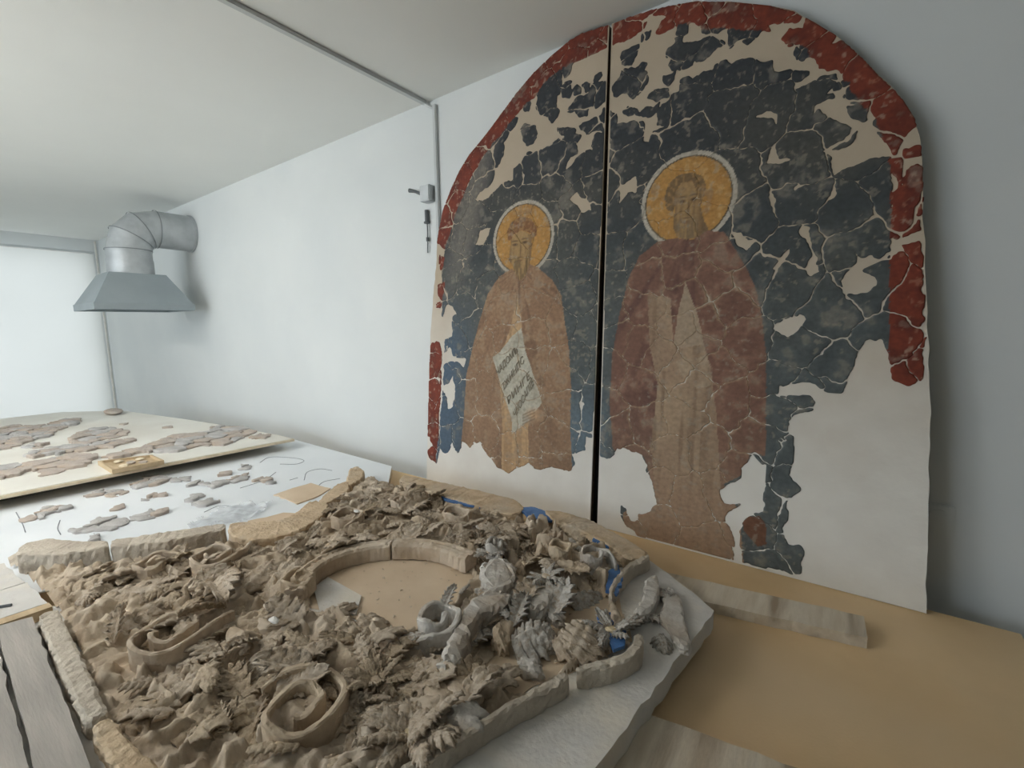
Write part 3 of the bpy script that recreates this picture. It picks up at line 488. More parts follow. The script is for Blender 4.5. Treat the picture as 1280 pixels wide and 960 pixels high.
# ------------------------------------------------------------------ room shell
WY, WX, CZ = 1.80, -7.80, 2.722
def struct(name, mb, mat, parent=None):
    o = mb.build(name, mat, parent)
    if not parent: o['kind'] = 'structure'
    return o
struct('floor', MB().box(WX - 0.3, 6.2, -3.2, WY + 0.2, -0.1, 0.0), MT['floor'])
struct('ceiling', MB().box(WX - 0.3, 6.2, -3.2, WY + 0.2, CZ, CZ + 0.1), MT['ceiling'])
struct('wall_back', MB().box(WX - 0.3, 6.2, WY, WY + 0.2, 0.0, CZ), MT['wall'])
struct('wall_right', MB().box(6.0, 6.2, -3.0, WY, 0.0, CZ), MT['wall'])
# wall opposite the mural, with two windows
wins = [(-5.6, -3.9), (-3.5, -1.8)]
Z0, Z1 = 0.9, 2.5
mb = MB()
FY = -3.0
xs = [WX - 0.3, wins[0][0], wins[0][1], wins[1][0], wins[1][1], 6.2]
for i in range(0, 6, 2):
    mb.box(xs[i], xs[i + 1], FY - 0.2, FY, 0.0, CZ)
for a, b_ in wins:
    mb.box(a, b_, FY - 0.2, FY, 0.0, Z0); mb.box(a, b_, FY - 0.2, FY, Z1, CZ)
struct('wall_front', mb, MT['wall'])
for k, (a, b_) in enumerate(wins):
    fr = MB()
    fr.box(a, b_, FY - 0.06, FY, Z0, Z0 + 0.05).box(a, b_, FY - 0.06, FY, Z1 - 0.05, Z1)
    for x in (a, (a + b_) / 2 - 0.025, b_ - 0.05):
        fr.box(x, x + 0.05, FY - 0.06, FY, Z0 + 0.05, Z1 - 0.05)
    w = struct('window_%d' % (k + 1), fr, MT['white'])
    MB().box(a + 0.02, b_ - 0.02, FY - 0.035, FY - 0.03, Z0 + 0.02, Z1 - 0.02).build('pane', MT['glass'], w)
# end wall with a row of windows, the one by the mural wall behind a roller blind
ews = [(0.16, 1.72)]
mb = MB()
ys = [FY, ews[0][0], ews[0][1], WY]
for i in range(0, 4, 2):
    mb.box(WX - 0.2, WX, ys[i], ys[i + 1], 0, CZ)
for a, b_ in ews:
    mb.box(WX - 0.2, WX, a, b_, 0, 0.3).box(WX - 0.2, WX, a, b_, 2.58, CZ)
struct('wall_left', mb, MT['wall'])
for k, (a, b_) in enumerate(ews):
    fr = MB()
    fr.box(WX - 0.12, WX - 0.06, a, b_, 0.3, 0.34).box(WX - 0.12, WX - 0.06, a, b_, 2.54, 2.58)
    for y in (a, b_ - 0.05):
        fr.box(WX - 0.12, WX - 0.06, y, y + 0.05, 0.34, 2.54)
    w = struct('window_%d' % (k + 3), fr, MT['white'])
    MB().box(WX - 0.095, WX - 0.09, a + 0.02, b_ - 0.02, 0.32, 2.56).build('pane', MT['glass'], w)
bl = empty('roller_blind', (WX + 0.05, 0, 2.56))
tag(bl, 'white fabric roller blind drawn down over the end wall window', 'blind')
v = []; f = []
ny, nz = 60, 12
for j in range(nz + 1):
    for i in range(ny + 1):
        y = 0.15 + 1.585 * i / ny
        z = -0.02 - 2.44 * j / nz
        v.append((0.006 * math.sin(y * 9.0) * j / nz, y, z))
for j in range(nz):
    for i in range(ny):
        a = j * (ny + 1) + i
        f.append((a, a + 1, a + ny + 2, a + ny + 1))
mesh_obj('blind_fabric', v, f, MT['blind'], bl, True)
MB().tube([(0, 0.13, 0), (0, 1.745, 0)], 0.013, 12).build('blind_roller', MT['conduit'], bl, True)
MB().box(-0.012, 0.012, 0.15, 1.735, -2.485, -2.455).build('bottom_bar', MT['white'], bl)
p = MB().tube([(WX + 0.06, WY - 0.035, 0.0), (WX + 0.06, WY - 0.035, CZ - 0.02)], 0.012, 12).build('heating_pipe', MT['white'], None, True)
tag(p, 'thin white vertical pipe in the room corner beside the blind', 'pipe')

# ------------------------------------------------------------------ conduit, key box, hanging cord, socket
cd = empty('cable_conduit', (-1.80, WY, CZ))
tag(cd, 'grey cable trunking running along the ceiling and down the wall', 'conduit')
MB().box(-0.03, 0.0, -4.4, -0.015, -0.016, 0.0).build('ceiling_run', MT['conduit'], cd, bevel=0.003)
MB().box(0.035, 0.057, -0.018, 0.0, -0.75, -0.03).build('wall_run', MT['conduit'], cd, bevel=0.003)
MB().tube([(-0.012, -0.02, -0.012), (0.01, -0.012, -0.03), (0.045, -0.012, -0.05)], 0.007, 8).build('cable_bend', MT['conduit'], cd, True)
kb = empty('wall_clamp', (-1.81, WY, 2.265))
tag(kb, 'small grey metal bracket with a dark lever screwed to the wall', 'bracket')
MB().box(-0.035, 0.035, -0.05, 0.0, -0.04, 0.04).build('clamp_body', MT['metal'], kb, bevel=0.004)
MB().tube([(-0.03, -0.03, 0.0), (-0.075, -0.04, 0.022), (-0.115, -0.045, 0.033)], [0.008, 0.008, 0.011], 8).build('lever', MT['dark'], kb, True)
hc = empty('hanging_cord', (-1.835, WY - 0.012, 2.18))
tag(hc, 'thin dark cord with small weights hanging flat on the wall under the bracket', 'cord')
MB().tube([(0, 0, 0), (0.002, 0, -0.10), (-0.003, 0, -0.21)], 0.0035, 6).build('cord', MT['dark'], hc, True)
MB().tube([(0, 0, 0.01), (0, 0, -0.05)], 0.011, 8).build('grip', MT['dark'], hc, True)
MB().tube([(0, 0, -0.05), (0, 0, -0.058)], 0.017, 8).build('collar', MT['dark'], hc, True)
MB().tube([(0, 0, -0.13), (0, 0, -0.15)], 0.008, 8).build('bead', MT['dark'], hc, True)
ws = empty('wall_socket', (0.262, WY, 0.997))
tag(ws, 'pale wall socket low on the wall just past the mural edge', 'socket')
MB().box(-0.035, 0.035, -0.012, 0, -0.035, 0.035).build('faceplate', MT['wall'], ws, bevel=0.003)
MB().tube([(0, -0.016, 0), (0, -0.010, 0)], 0.022, 16).build('socket_ring', MT['wall'], ws)

# ------------------------------------------------------------------ unseen fill lamps added to brighten the table tops and ceiling
def lamp(x, y, label, watts):
    r = empty('added_fill_lamp', (x, y, 2.40))
    tag(r, label, 'fill lamp')
    MB().box(-0.62, 0.62, -0.07, 0.07, 0.035, 0.075).build('housing', MT['white'], r, bevel=0.004)
    for sx in (-0.45, 0.45):
        MB().tube([(sx, 0, 0.075), (sx, 0, CZ - 2.40)], 0.003, 6).build('suspension_wire', MT['dark'], r)
    m, nt, b = mat_new('fill_lamp_diffuser')
    b.inputs['Base Color'].default_value = (0.9, 0.9, 0.9, 1)
    b.inputs['Emission Color'].default_value = (1.0, 0.97, 0.92, 1); b.inputs['Emission Strength'].default_value = watts
    for sy in (-0.035, 0.035):
        MB().tube([(-0.6, sy, 0.01), (0.6, sy, 0.01)], 0.019, 12).build('tube', m, r, True)
lamp(-3.9, -0.75, 'added unseen twin tube fill lamp above the far end of the tables', FILL_LAMP[0])
lamp(-2.35, -0.6, 'added unseen twin tube fill lamp above the near end of the tables', FILL_LAMP[1])

# ------------------------------------------------------------------ extractor hood
hd = empty('extractor_hood', (-4.9, 1.33, 1.745))
tag(hd, 'grey metal extractor hood on a thick elbow duct coming out of the wall', 'extractor hood')
def frustum(x0, x1, y0, y1, z0, a0, a1, b0, b1, z1):
    v = [(x0, y0, z0), (x1, y0, z0), (x1, y1, z0), (x0, y1, z0), (a0, b0, z1), (a1, b0, z1), (a1, b1, z1), (a0, b1, z1)]
    return v, [(4, 5, 6, 7), (0, 1, 5, 4), (1, 2, 6, 5), (2, 3, 7, 6), (3, 0, 4, 7)]
mb = MB(); v, f = frustum(-0.30, 0.30, -0.33, 0.33, 0.05, -0.17, 0.17, -0.19, 0.19, 0.30); mb.add(v, f)
o = mb.build('canopy', MT['hoodmetal'], hd)
md = o.modifiers.new('sheet', 'SOLIDIFY'); md.thickness = 0.004
mb = MB()
mb.box(-0.30, 0.30, -0.334, -0.33, 0, 0.052).box(-0.30, 0.30, 0.33, 0.334, 0, 0.052).box(-0.304, -0.30, -0.334, 0.334, 0, 0.052).box(0.30, 0.304, -0.334, 0.334, 0, 0.052)
mb.build('canopy_lip', MT['hoodmetal'], o)
R_ = 0.155
MB().tube([(0, 0, 0.30), (0, 0, 0.33), (0, 0, 0.42)], [R_ + 0.004, R_ + 0.004, R_ + 0.004], 32).build('collar', MT['metal'], hd, True)
MB().tube([(0, 0, 0.42), (0, 0, 0.50)], R_, 32).build('duct_riser', MT['metal'], hd, True)
# elbow of mitred gores turning towards the wall
def ring_at(c, ang, r, n=32):
    t = Vector((0, math.sin(ang), math.cos(ang))); a = Vector((1, 0, 0)); b = t.cross(a)
    return [tuple(Vector(c) + (a * math.cos(2 * PI * i / n) + b * math.sin(2 * PI * i / n)) * r) for i in range(n)]
cyv, czv, er, NG = 0.20, 0.50, 0.20, 3
quad32 = [(i, (i + 1) % 32, 32 + (i + 1) % 32, 32 + i) for i in range(32)]
ec = [(0, cyv - er * math.cos(PI / 2 * k / NG), czv + er * math.sin(PI / 2 * k / NG)) for k in range(NG + 1)]
for k in range(NG):
    MB().add(ring_at(ec[k], PI / 2 * k / NG, R_) + ring_at(ec[k + 1], PI / 2 * (k + 1) / NG, R_), quad32).build('elbow_segment', MT['metal'], hd, True)
for k in range(NG + 1):
    a0 = PI / 2 * k / NG
    t = Vector((0, math.sin(a0), math.cos(a0)))
    lo = ring_at(tuple(Vector(ec[k]) - t * 0.004), a0, R_ + 0.006); hi = ring_at(tuple(Vector(ec[k]) + t * 0.004), a0, R_ + 0.006)
    MB().add(lo + hi, quad32).build('seam', MT['seam'], hd, True)
MB().tube([(0, 0.20, 0.70), (0, 0.462, 0.70)], R_, 32).build('duct_run', MT['metal'], hd, True)
MB().tube([(0, 0.452, 0.70), (0, 0.467, 0.70)], R_ + 0.008, 32).build('wall_collar', MT['metal'], hd, True)

# ------------------------------------------------------------------ work tables
tb = empty('long_work_table', (0, 0, 0))
tag(tb, 'long work table topped with bare tan hardboard along the mural wall', 'table')
MB().box(-3.34, 0.43, -0.55, 1.684, 0.735, 0.75).build('table_top', MT['hardboard'], tb)
MB().box(-3.30, 0.38, -0.50, 1.63, 0.64, 0.735).build('apron', MT['wood_raw'], tb)
for x in (-3.22, -1.5, 0.32):
    for y in (-0.45, 1.56):
        MB().box(x - 0.04, x + 0.04, y - 0.04, y + 0.04, 0, 0.64).build('leg', MT['wood_raw'], tb)
wb = MB().box(0.47, 1.10, 1.70, 1.735, 0.0, 0.735).build('leaning_board', MT['white'], None, bevel=0.004)
tag(wb, 'white board standing on the floor past the table end', 'board')

# ------------------------------------------------------------------ mural: two arched panels leaning on the wall
PO = (0, 1.655, 0.752)
lean = math.atan2(0.115, 2.0)
def panel_root(name, label):
    o = empty(name, PO, (PI / 2 - lean, 0, 0))
    return tag(o, label, 'mural panel')
PL = panel_root('mural_panel', 'arched mural half with a robed haloed figure holding a written scroll')
PR = panel_root('mural_panel', 'arched mural half with a haloed bearded figure in a dark reddish robe')
GAPT, GAPB = 0.007, 0.0165
def clip_x(poly, x, keep_left):
    out = []
    n = len(poly)
    for i in range(n):
        a = poly[i]; b = poly[(i + 1) % n]
        ia = (a[0] <= x) == keep_left; ib = (b[0] <= x) == keep_left
        if ia: out.append(a)
        if ia != ib:
            t = (x - a[0]) / (b[0] - a[0]); out.append((x, a[1] + t * (b[1] - a[1])))
    return out
OUT2 = resample(OUTLINE, 0.03, 0.0015, True, 3)
OUT2 = [(max(x, -1.80), max(y, 0.0)) for x, y in OUT2]
OUT2 = [p_ for p_ in OUT2]
XS = -0.791
polyL = [((x - 0.0) if x < XS - 0.001 else XS - (GAPB + (GAPT - GAPB) * y / 1.95), y) for x, y in clip_x(OUT2, XS, True)]
polyR = [(x if x > XS + 0.001 else XS + (GAPB + (GAPT - GAPB) * y / 1.95), y) for x, y in clip_x(OUT2, XS, False)]
polyL = [(x, 0.0 if y < 0.012 else y) for x, y in polyL]
polyR = [(x, 0.0 if y < 0.012 else y) for x, y in polyR]
MB().prism(polyL, -0.007, 0.0).build('plaster_slab', MT['plaster'], PL)
MB().prism(polyL, -0.028, -0.007).build('panel_core', MT['wood_dark'], PL)
MB().prism(polyR, -0.007, 0.0).build('plaster_slab', MT['plaster'], PR)
MB().prism(polyR, -0.028, -0.007).build('panel_core', MT['wood_dark'], PR)
for P, pl in ((PL, polyL), (PR, polyR)):
    xs_ = [q[0] for q in pl]
    MB().box(min(xs_) + 0.06, max(xs_) - 0.06, 0.05, 0.16, -0.058, -0.028).build('backing_rail', MT['wood_dark'], P)
    MB().box(min(xs_) + 0.12, max(xs_) - 0.12, 0.95, 1.06, -0.058, -0.028).build('backing_rail', MT['wood_dark'], P)
xl = XS - GAPB; xr = XS + GAPB
MB().box(xl - 0.06, xr - 0.001, 0.0, 1.83, -0.046, -0.0285).build('backing_shade_stile', MT['black'], PL)  # added black strip across the split, painting the gap's shade
MB().box(xr + 0.045, xr + 0.10, 0.16, 1.70, -0.058, -0.028).build('backing_shade_stile', MT['wood_dark'], PR)

# paint layer, broken into fragments
STEP = 0.0036
U0, V0 = -1.80, 0.0
NX = int((0.26 - U0) / STEP); NY = int(1.985 / STEP)
gu, gv = np.meshgrid(U0 + np.arange(NX + 1) * STEP, V0 + np.arange(NY + 1) * STEP)
wu = gu + (fbm(gu * 45, gv * 45, 11, 3) - 0.5) * 0.016
wv_ = gv + (fbm(gu * 45, gv * 45, 31, 3) - 0.5) * 0.016
def inpoly(p): return inside(wu, wv_, p)
def crisp(p): return inside(gu + (wu - gu) * 0.3, gv + (wv_ - gv) * 0.3, p)
painted = np.zeros(gu.shape, bool)
for p_ in SLATE: painted |= inpoly(p_)
bare = np.zeros(gu.shape, bool)
for p_ in BARE: bare |= inpoly(p_)
red = np.zeros(gu.shape, bool)
for p_ in RED: red |= inpoly(p_)
robeL = crisp(REG['robeL']); robeR = crisp(REG['robeR'])
painted |= robeL | robeR
for hn, key in (('haloL', 'L'), ('haloR', 'R')): pass
HL = PTS['haloL'][0]; HL = (-1.178, 1.208); RL = 0.163
HR = (-0.478, 1.258); RR = 0.163
dL = np.hypot(gu - HL[0], gv - HL[1]); dR = np.hypot(gu - HR[0], gv - HR[1])
painted = (painted & ~bare) | red
painted &= inside(gu, gv, [(x * 1.0, y) for x, y in OUTLINE])

C = np.zeros(gu.shape + (3,))
def setc(mask, c): C[mask] = lin(c)
def mixc(mask_f, c):
    w_ = np.clip(mask_f, 0, 1)[..., None]
    C[:] = C * (1 - w_) + lin(c) * w_
n1 = fbm(gu * 6, gv * 6, 51, 5); n2 = fbm(gu * 22, gv * 22, 61, 5); n3 = fbm(gu * 60, gv * 60, 71, 4)
setc(np.ones(gu.shape, bool), (56, 60, 63))
mixc((n1 - 0.38) * 3.0, (78, 78, 74))
low = np.clip((1.35 - gv) / 0.7, 0, 1)
mixc(low * (0.25 + 0.9 * n2), (98, 106, 106))
mixc(np.clip((-1.42 - gu) / 0.18, 0, 1) * np.clip((1.0 - gv) / 0.3, 0, 1) * 0.85, (78, 98, 118))
mixc(np.clip((gu + 1.06) / 0.06, 0, 1) * np.clip((-0.72 - gu) / 0.06, 0, 1) * np.clip((0.62 - gv) / 0.2, 0, 1) * 0.8, (104, 122, 134))
mixc(np.clip((gv - 1.35) * 3, 0, 1) * (0.5 + 0.5 * n2), (50, 54, 60))
mixc(np.clip((n2 - 0.60) * 4, 0, 0.30), (120, 118, 112))
# smoky left margin
mixc(np.clip((0.10 - np.abs(gu + 1.60 - (gv - 1.0) * 0.30)) / 0.08, 0, 1) * np.clip((gv - 0.95) * 4, 0, 1) * 0.55, (138, 130, 120))
# red band
redw = red.copy()
for _ in range(2):
    r2 = redw.copy(); r2[1:] |= redw[:-1]; r2[:-1] |= redw[1:]; r2[:, 1:] |= redw[:, :-1]; r2[:, :-1] |= redw[:, 1:]
    redw = redw | (r2 & ~painted)
setc(redw, (124, 54, 36))
mixc(redw * np.clip((n2 - 0.42) * 4, 0, 0.7), (98, 42, 30))
mixc(redw * np.clip((n3 - 0.66) * 8, 0, 0.5), (170, 120, 96))
# robes
def region(poly, soft=False): return crisp(poly).astype(float)
angL = np.arctan2(gu - PTS['neckL'][0][0], PTS['neckL'][0][1] + 0.05 - gv)
rL = robeL.astype(float)
mixc(rL, (148, 116, 90))
fold = vnoise(angL * 14 + n2 * 1.2, gv * 1.5, 81)
mixc(rL * np.clip((fold - 0.5) * 2.2, 0, 0.75), (116, 88, 68))
mixc(rL * np.clip((n2 - 0.5) * 4, 0, 0.6), (172, 142, 112))
mixc(rL * np.clip((0.75 - gv) * 1.5, 0, 0.35), (150, 124, 100))
t_ = region(REG['tunicL']) * rL
mixc(t_, (188, 156, 118))
mixc(t_ * np.clip((vnoise(gu * 60, gv * 4, 91) - 0.5) * 2, 0, 0.6), (156, 124, 92))
seam = np.exp(-((np.abs(gu - (-1.19 + (1.03 - gv) * 0.02)) / 0.006) ** 2)) * rL * np.clip((gv - 0.85) * 8, 0, 1)
mixc(seam * 0.7, (96, 72, 56))
sc_ = region(REG['scrollL'])
mixc(sc_, (192, 188, 172))
mixc(sc_ * np.clip((n2 - 0.5) * 3, 0, 0.4), (168, 158, 138))
hx, hy = PTS['hand'][0]
dh = np.hypot((gu - hx) / 0.055, (gv - hy) / 0.03)
mixc(np.clip(1.2 - dh, 0, 1), (190, 158, 124))
for k in range(4):
    yy = hy + 0.022 - 0.014 * k
    mixc(np.exp(-((gv - yy - (gu - hx) * 0.5) / 0.003) ** 2) * (np.abs(gu - hx + 0.03) < 0.035) * 0.7, (110, 82, 60))
rR = robeR.astype(float)
mixc(rR, (124, 90, 76))
angR = np.arctan2(gu - PTS['neckR'][0][0], PTS['neckR'][0][1] + 0.08 - gv)
foldR = vnoise(angR * 16 + n2 * 0.8, gv * 1.2, 101)
mixc(rR * np.clip((foldR - 0.5) * 2.4, 0, 0.8), (98, 68, 62))
mixc(rR * np.clip((n2 - 0.52) * 4, 0, 0.6), (152, 116, 96))
mixc(rR * np.clip((0.55 - gv) * 1.8, 0, 0.5), (152, 124, 102))
tr_ = np.clip(region(REG['tanR']) * rR * (0.45 + 1.2 * (n1 - 0.2)), 0, 0.95)
mixc(tr_, (172, 148, 122))
vert = vnoise(gu * 70, gv * 5, 111)
mixc(tr_ * np.clip((vert - 0.55) * 3, 0, 0.7), (120, 96, 76))
mixc(region(REG['triR']) * rR, (166, 146, 124))
hr = region(REG['handsR']) * rR
mixc(hr * np.clip(n2 * 2 - 0.5, 0, 1), (182, 164, 140))
mixc(region(REG['brown']), (112, 76, 56))
gl = rR * np.clip((0.32 - gv) * 8, 0, 1)
mixc(gl * 0.85, (160, 132, 108))
# haloes
for (hc_, d_, R0, robe) in ((HL, dL, RL, robeL), (HR, dR, RR, robeR)):
    on = (d_ < R0) & ~robe
    painted |= on
    bare &= ~on
    setc(on & (d_ >= R0 - 0.014), (190, 182, 168))
    setc(on & (d_ < R0 - 0.014), (96, 84, 66))
    setc(on & (d_ < R0 - 0.019), (184, 138, 76))
    mixc((on & (d_ < R0 - 0.019)) * np.clip((n2 - 0.45) * 3, 0, 0.6), (168, 122, 64))
    mixc((on & (d_ < R0 - 0.019)) * np.clip((n3 - 0.6) * 6, 0, 0.5), (204, 170, 118))
def head(hair, face, eyes, beard_dark, skin, tone):
    hm = region(REG[hair]); fm = region(REG[face])
    mixc(hm, tone)
    mixc(hm * np.clip((vnoise(gu * 120, gv * 120, 121) - 0.45) * 3, 0, 0.8), (164, 128, 84))
    mixc(fm, skin)
    (ex0, ey0), (ex1, ey1) = eyes
    mx_ = (ex0 + ex1) / 2; my = (ey0 + ey1) / 2; d = ex1 - ex0
    for (ex, ey) in eyes:
        mixc(np.exp(-(((gu - ex) / (0.30 * d)) ** 2 + ((gv - ey) / 0.006) ** 2) ** 2), (92, 70, 50))
        mixc(np.exp(-(((gu - ex) / (0.40 * d)) ** 2 + ((gv - ey - 0.016 + 0.004 * np.abs(gu - ex) / d) / 0.004) ** 2) ** 2) * 0.8, (100, 76, 52))
    mixc(np.exp(-(((gu - mx_ - 0.1 * d) / 0.004) ** 2 + ((gv - my + 0.028) / 0.03) ** 4)) * 0.8, (104, 80, 56))
    mixc(np.exp(-(((gu - mx_) / 0.018) ** 2 + ((gv - my + 0.060) / 0.003) ** 2) ** 2) * 0.8, (104, 78, 54))
    mixc(np.exp(-(((gu - mx_) / 0.016) ** 2 + ((gv - my + 0.074) / 0.0045) ** 2) ** 2) * 0.8, (120, 78, 58))
    bd = fm * np.clip((my - 0.052 - gv) * 40, 0, 1)
    mixc(bd * np.clip((vnoise(gu * 160, gv * 30, 131) - 0.25) * 2, 0, 0.8), beard_dark)
    mixc(fm * np.clip((np.abs(gu - mx_) - 0.75 * d) / 0.02, 0, 0.7), (120, 94, 66))
    for s in (-1, 1):
        mixc(np.exp(-(((gu - mx_ - s * 0.6 * d) / 0.005) ** 2 + ((gv - my + 0.03) / 0.03) ** 4)) * 0.4, (112, 86, 60))
head('hairL', 'faceL', PTS['eyesL'], (112, 92, 64), (170, 138, 94), (132, 92, 60))
head('hairR', 'faceR', PTS['eyesR'], (128, 108, 82), (166, 134, 92), (122, 98, 68))
# general wear of the paint
mixc(np.clip((n3 - 0.68) * 9, 0, 0.4) * (n1 > 0.42), (160, 150, 134))
mixc(np.clip((n2 - 0.66) * 5, 0, 0.3), (150, 140, 126))

# cell centres
cu = (gu[:-1, :-1] + gu[1:, 1:]) / 2; cv_ = (gv[:-1, :-1] + gv[1:, 1:]) / 2
pc = painted[:-1, :-1] | painted[1:, 1:] | painted[1:, :-1] | painted[:-1, 1:]
pc &= inside(cu, cv_, [(x, y) for x, y in OUTLINE])
# fragment seeds: blue-noise with varying spacing
seeds = []
tries = 0
while tries < 9000:
    tries += 1
    p_ = (rng.uniform(-1.80, 0.26), rng.uniform(0, 1.99))
    dens = 0.050 + 0.105 * float(fbm(np.array([p_[0] * 2.2]), np.array([p_[1] * 2.2]), 141, 3)[0])
    if all((p_[0] - q[0]) ** 2 + (p_[1] - q[1]) ** 2 > dens * dens for q in seeds):
        seeds.append(p_)
seeds = np.array(seeds)
qu = cu + (fbm(cu * 18, cv_ * 18, 151, 4) - 0.5) * 0.05
qv = cv_ + (fbm(cu * 18, cv_ * 18, 161, 4) - 0.5) * 0.05
f1 = np.full(cu.shape, 9.0); f2 = np.full(cu.shape, 9.0); fid = np.zeros(cu.shape, int)
for k, (sx, sy) in enumerate(seeds):
    d = np.hypot(qu - sx, qv - sy)
    closer = d < f1
    f2 = np.where(closer, f1, np.minimum(f2, d)); fid = np.where(closer, k, fid); f1 = np.where(closer, d, f1)
cw = 0.0010 + 0.015 * np.clip(fbm(cu * 8, cv_ * 8, 171, 3) - 0.54, 0, 1)
halo_c = (np.hypot(cu - HL[0], cv_ - HL[1]) < RL) | (np.hypot(cu - HR[0], cv_ - HR[1]) < RR)
cw = np.where(halo_c, 0.0004, cw)
robe_c = (robeL | robeR)[:-1, :-1]
near_c = np.zeros(gu.shape); near_c[:-1, :-1] = np.clip(1 - (f2 - f1) / (0.0045 + 2.2 * cw), 0, 1)
mixc(near_c * (robeL | robeR) * 0.75, (184, 158, 130))
mixc(near_c * ~(robeL | robeR) * ~red * (np.minimum(dL - RL, dR - RR) > 0) * 0.35, (140, 138, 132))
cw = np.where(robe_c, cw * 0.35, cw)
crack = (f2 - f1) < cw * 1.3
pc &= ~crack
pc &= ~(np.abs(cu - XS) < (GAPB + (GAPT - GAPB) * cv_ / 1.95) + 0.003)
# split in connected pieces
lab = -np.ones(cu.shape, int)
nxt = 0
side = (cu > XS)
key = np.where(pc, fid * 2 + side, -1)
pieces = []
H_, W_ = key.shape
kl = key.tolist(); seen = [[False] * W_ for _ in range(H_)]
for i in range(H_):
    row = kl[i]
    for j in range(W_):
        if row[j] < 0 or seen[i][j]: continue
        k = row[j]; st = [(i, j)]; seen[i][j] = True; comp = []
        while st:
            a, b = st.pop(); comp.append((a, b))
            for c, d in ((a + 1, b), (a - 1, b), (a, b + 1), (a, b - 1)):
                if 0 <= c < H_ and 0 <= d < W_ and not seen[c][d] and kl[c][d] == k:
                    seen[c][d] = True; st.append((c, d))
        pieces.append((k & 1, np.array(comp)))
regname = np.zeros(gu.shape, int)
regname[red] = 1; regname[robeL | robeR] = 2; regname[(dL < RL) & ~robeL] = 3; regname[(dR < RR) & ~robeR] = 3; regname[crisp(REG['scrollL'])] = 4
NAMES = ['background_fragment', 'border_fragment', 'robe_fragment', 'halo_fragment', 'scroll_fragment']

def frag_mesh(cells_list, zs, gu=gu, gv=gv, C=C, W_=W_, edge=0.0003, bottom=-0.0005):
    V = []; F = []; COL = []; base = 0
    for cells, zt in zip(cells_list, zs):
        i, j = cells[:, 0], cells[:, 1]
        W1 = W_ + 1
        corners = np.stack([i * W1 + j, i * W1 + j + 1, (i + 1) * W1 + j + 1, (i + 1) * W1 + j], 1)
        uq, inv = np.unique(corners, return_inverse=True)
        quads = inv.reshape(-1, 4)
        pu = gu.ravel()[uq].copy(); pv = gv.ravel()[uq].copy()
        colr = C.reshape(-1, 3)[uq]
        e = np.concatenate([quads[:, [0, 1]], quads[:, [1, 2]], quads[:, [2, 3]], quads[:, [3, 0]]])
        n = len(uq)
        code = e[:, 0] * n + e[:, 1]; rev = e[:, 1] * n + e[:, 0]
        bd = e[~np.isin(code, rev)]
        nb = np.zeros(n)
        for _ in range(2):
            su = np.zeros(n); sv = np.zeros(n); nb[:] = 0
            np.add.at(su, bd[:, 0], pu[bd[:, 1]]); np.add.at(su, bd[:, 1], pu[bd[:, 0]])
            np.add.at(sv, bd[:, 0], pv[bd[:, 1]]); np.add.at(sv, bd[:, 1], pv[bd[:, 0]])
            np.add.at(nb, bd[:, 0], 1); np.add.at(nb, bd[:, 1], 1)
            on = nb > 0
            pu[on] = 0.45 * pu[on] + 0.55 * su[on] / nb[on]; pv[on] = 0.45 * pv[on] + 0.55 * sv[on] / nb[on]
        bv = np.unique(bd)
        mp = -np.ones(n, int); mp[bv] = np.arange(len(bv)) + n
        top = np.stack([pu, pv, np.full(n, zt)], 1); top[bv, 2] -= edge
        bot = np.stack([pu[bv], pv[bv], np.full(len(bv), bottom)], 1)
        V.append(np.concatenate([top, bot])); COL.append(np.concatenate([colr, colr[bv]]))
        side_ = np.stack([bd[:, 1], bd[:, 0], mp[bd[:, 0]], mp[bd[:, 1]]], 1)
        F.append(np.concatenate([quads, side_]) + base); base += n + len(bv)
    return np.concatenate(V), np.concatenate(F), np.concatenate(COL)

def frag_obj(name, cells_list, zs, parent):
    V, F, K = frag_mesh(cells_list, zs)
    me = bpy.data.meshes.new(name)
    me.vertices.add(len(V)); me.vertices.foreach_set('co', V.astype(np.float32).ravel())
    me.loops.add(F.size); me.loops.foreach_set('vertex_index', F.astype(np.int32).ravel())
    me.polygons.add(len(F)); me.polygons.foreach_set('loop_start', (np.arange(len(F)) * 4).astype(np.int32))
    me.update(calc_edges=True)
    at = me.attributes.new('paint', 'FLOAT_COLOR', 'POINT')
    at.data.foreach_set('color', np.concatenate([K, np.ones((len(K), 1))], 1).astype(np.float32).ravel())
    me.materials.append(MT['paint'])
    o = bpy.data.objects.new(name, me); col.objects.link(o); o.parent = parent
    return o
for sd, P in ((0, PL), (1, PR)):
    ps = sorted([c for s, c in pieces if s == sd and len(c) >= 5], key=lambda c: -len(c))
    cnt = {}
    rest = []
    for c in ps:
        rn = np.bincount(regname[c[:, 0], c[:, 1]], minlength=5).argmax()
        if cnt.get(rn, 0) < 290 and len(c) >= 14:
            cnt[rn] = cnt.get(rn, 0) + 1
            frag_obj(NAMES[rn], [c], [0.0012 + 0.0008 * rng.random()], P)
        else:
            rest.append(c)
    if rest:
        o = frag_obj('paint_flakes', rest, [0.0014] * len(rest), P)
        o['kind'] = 'stuff'

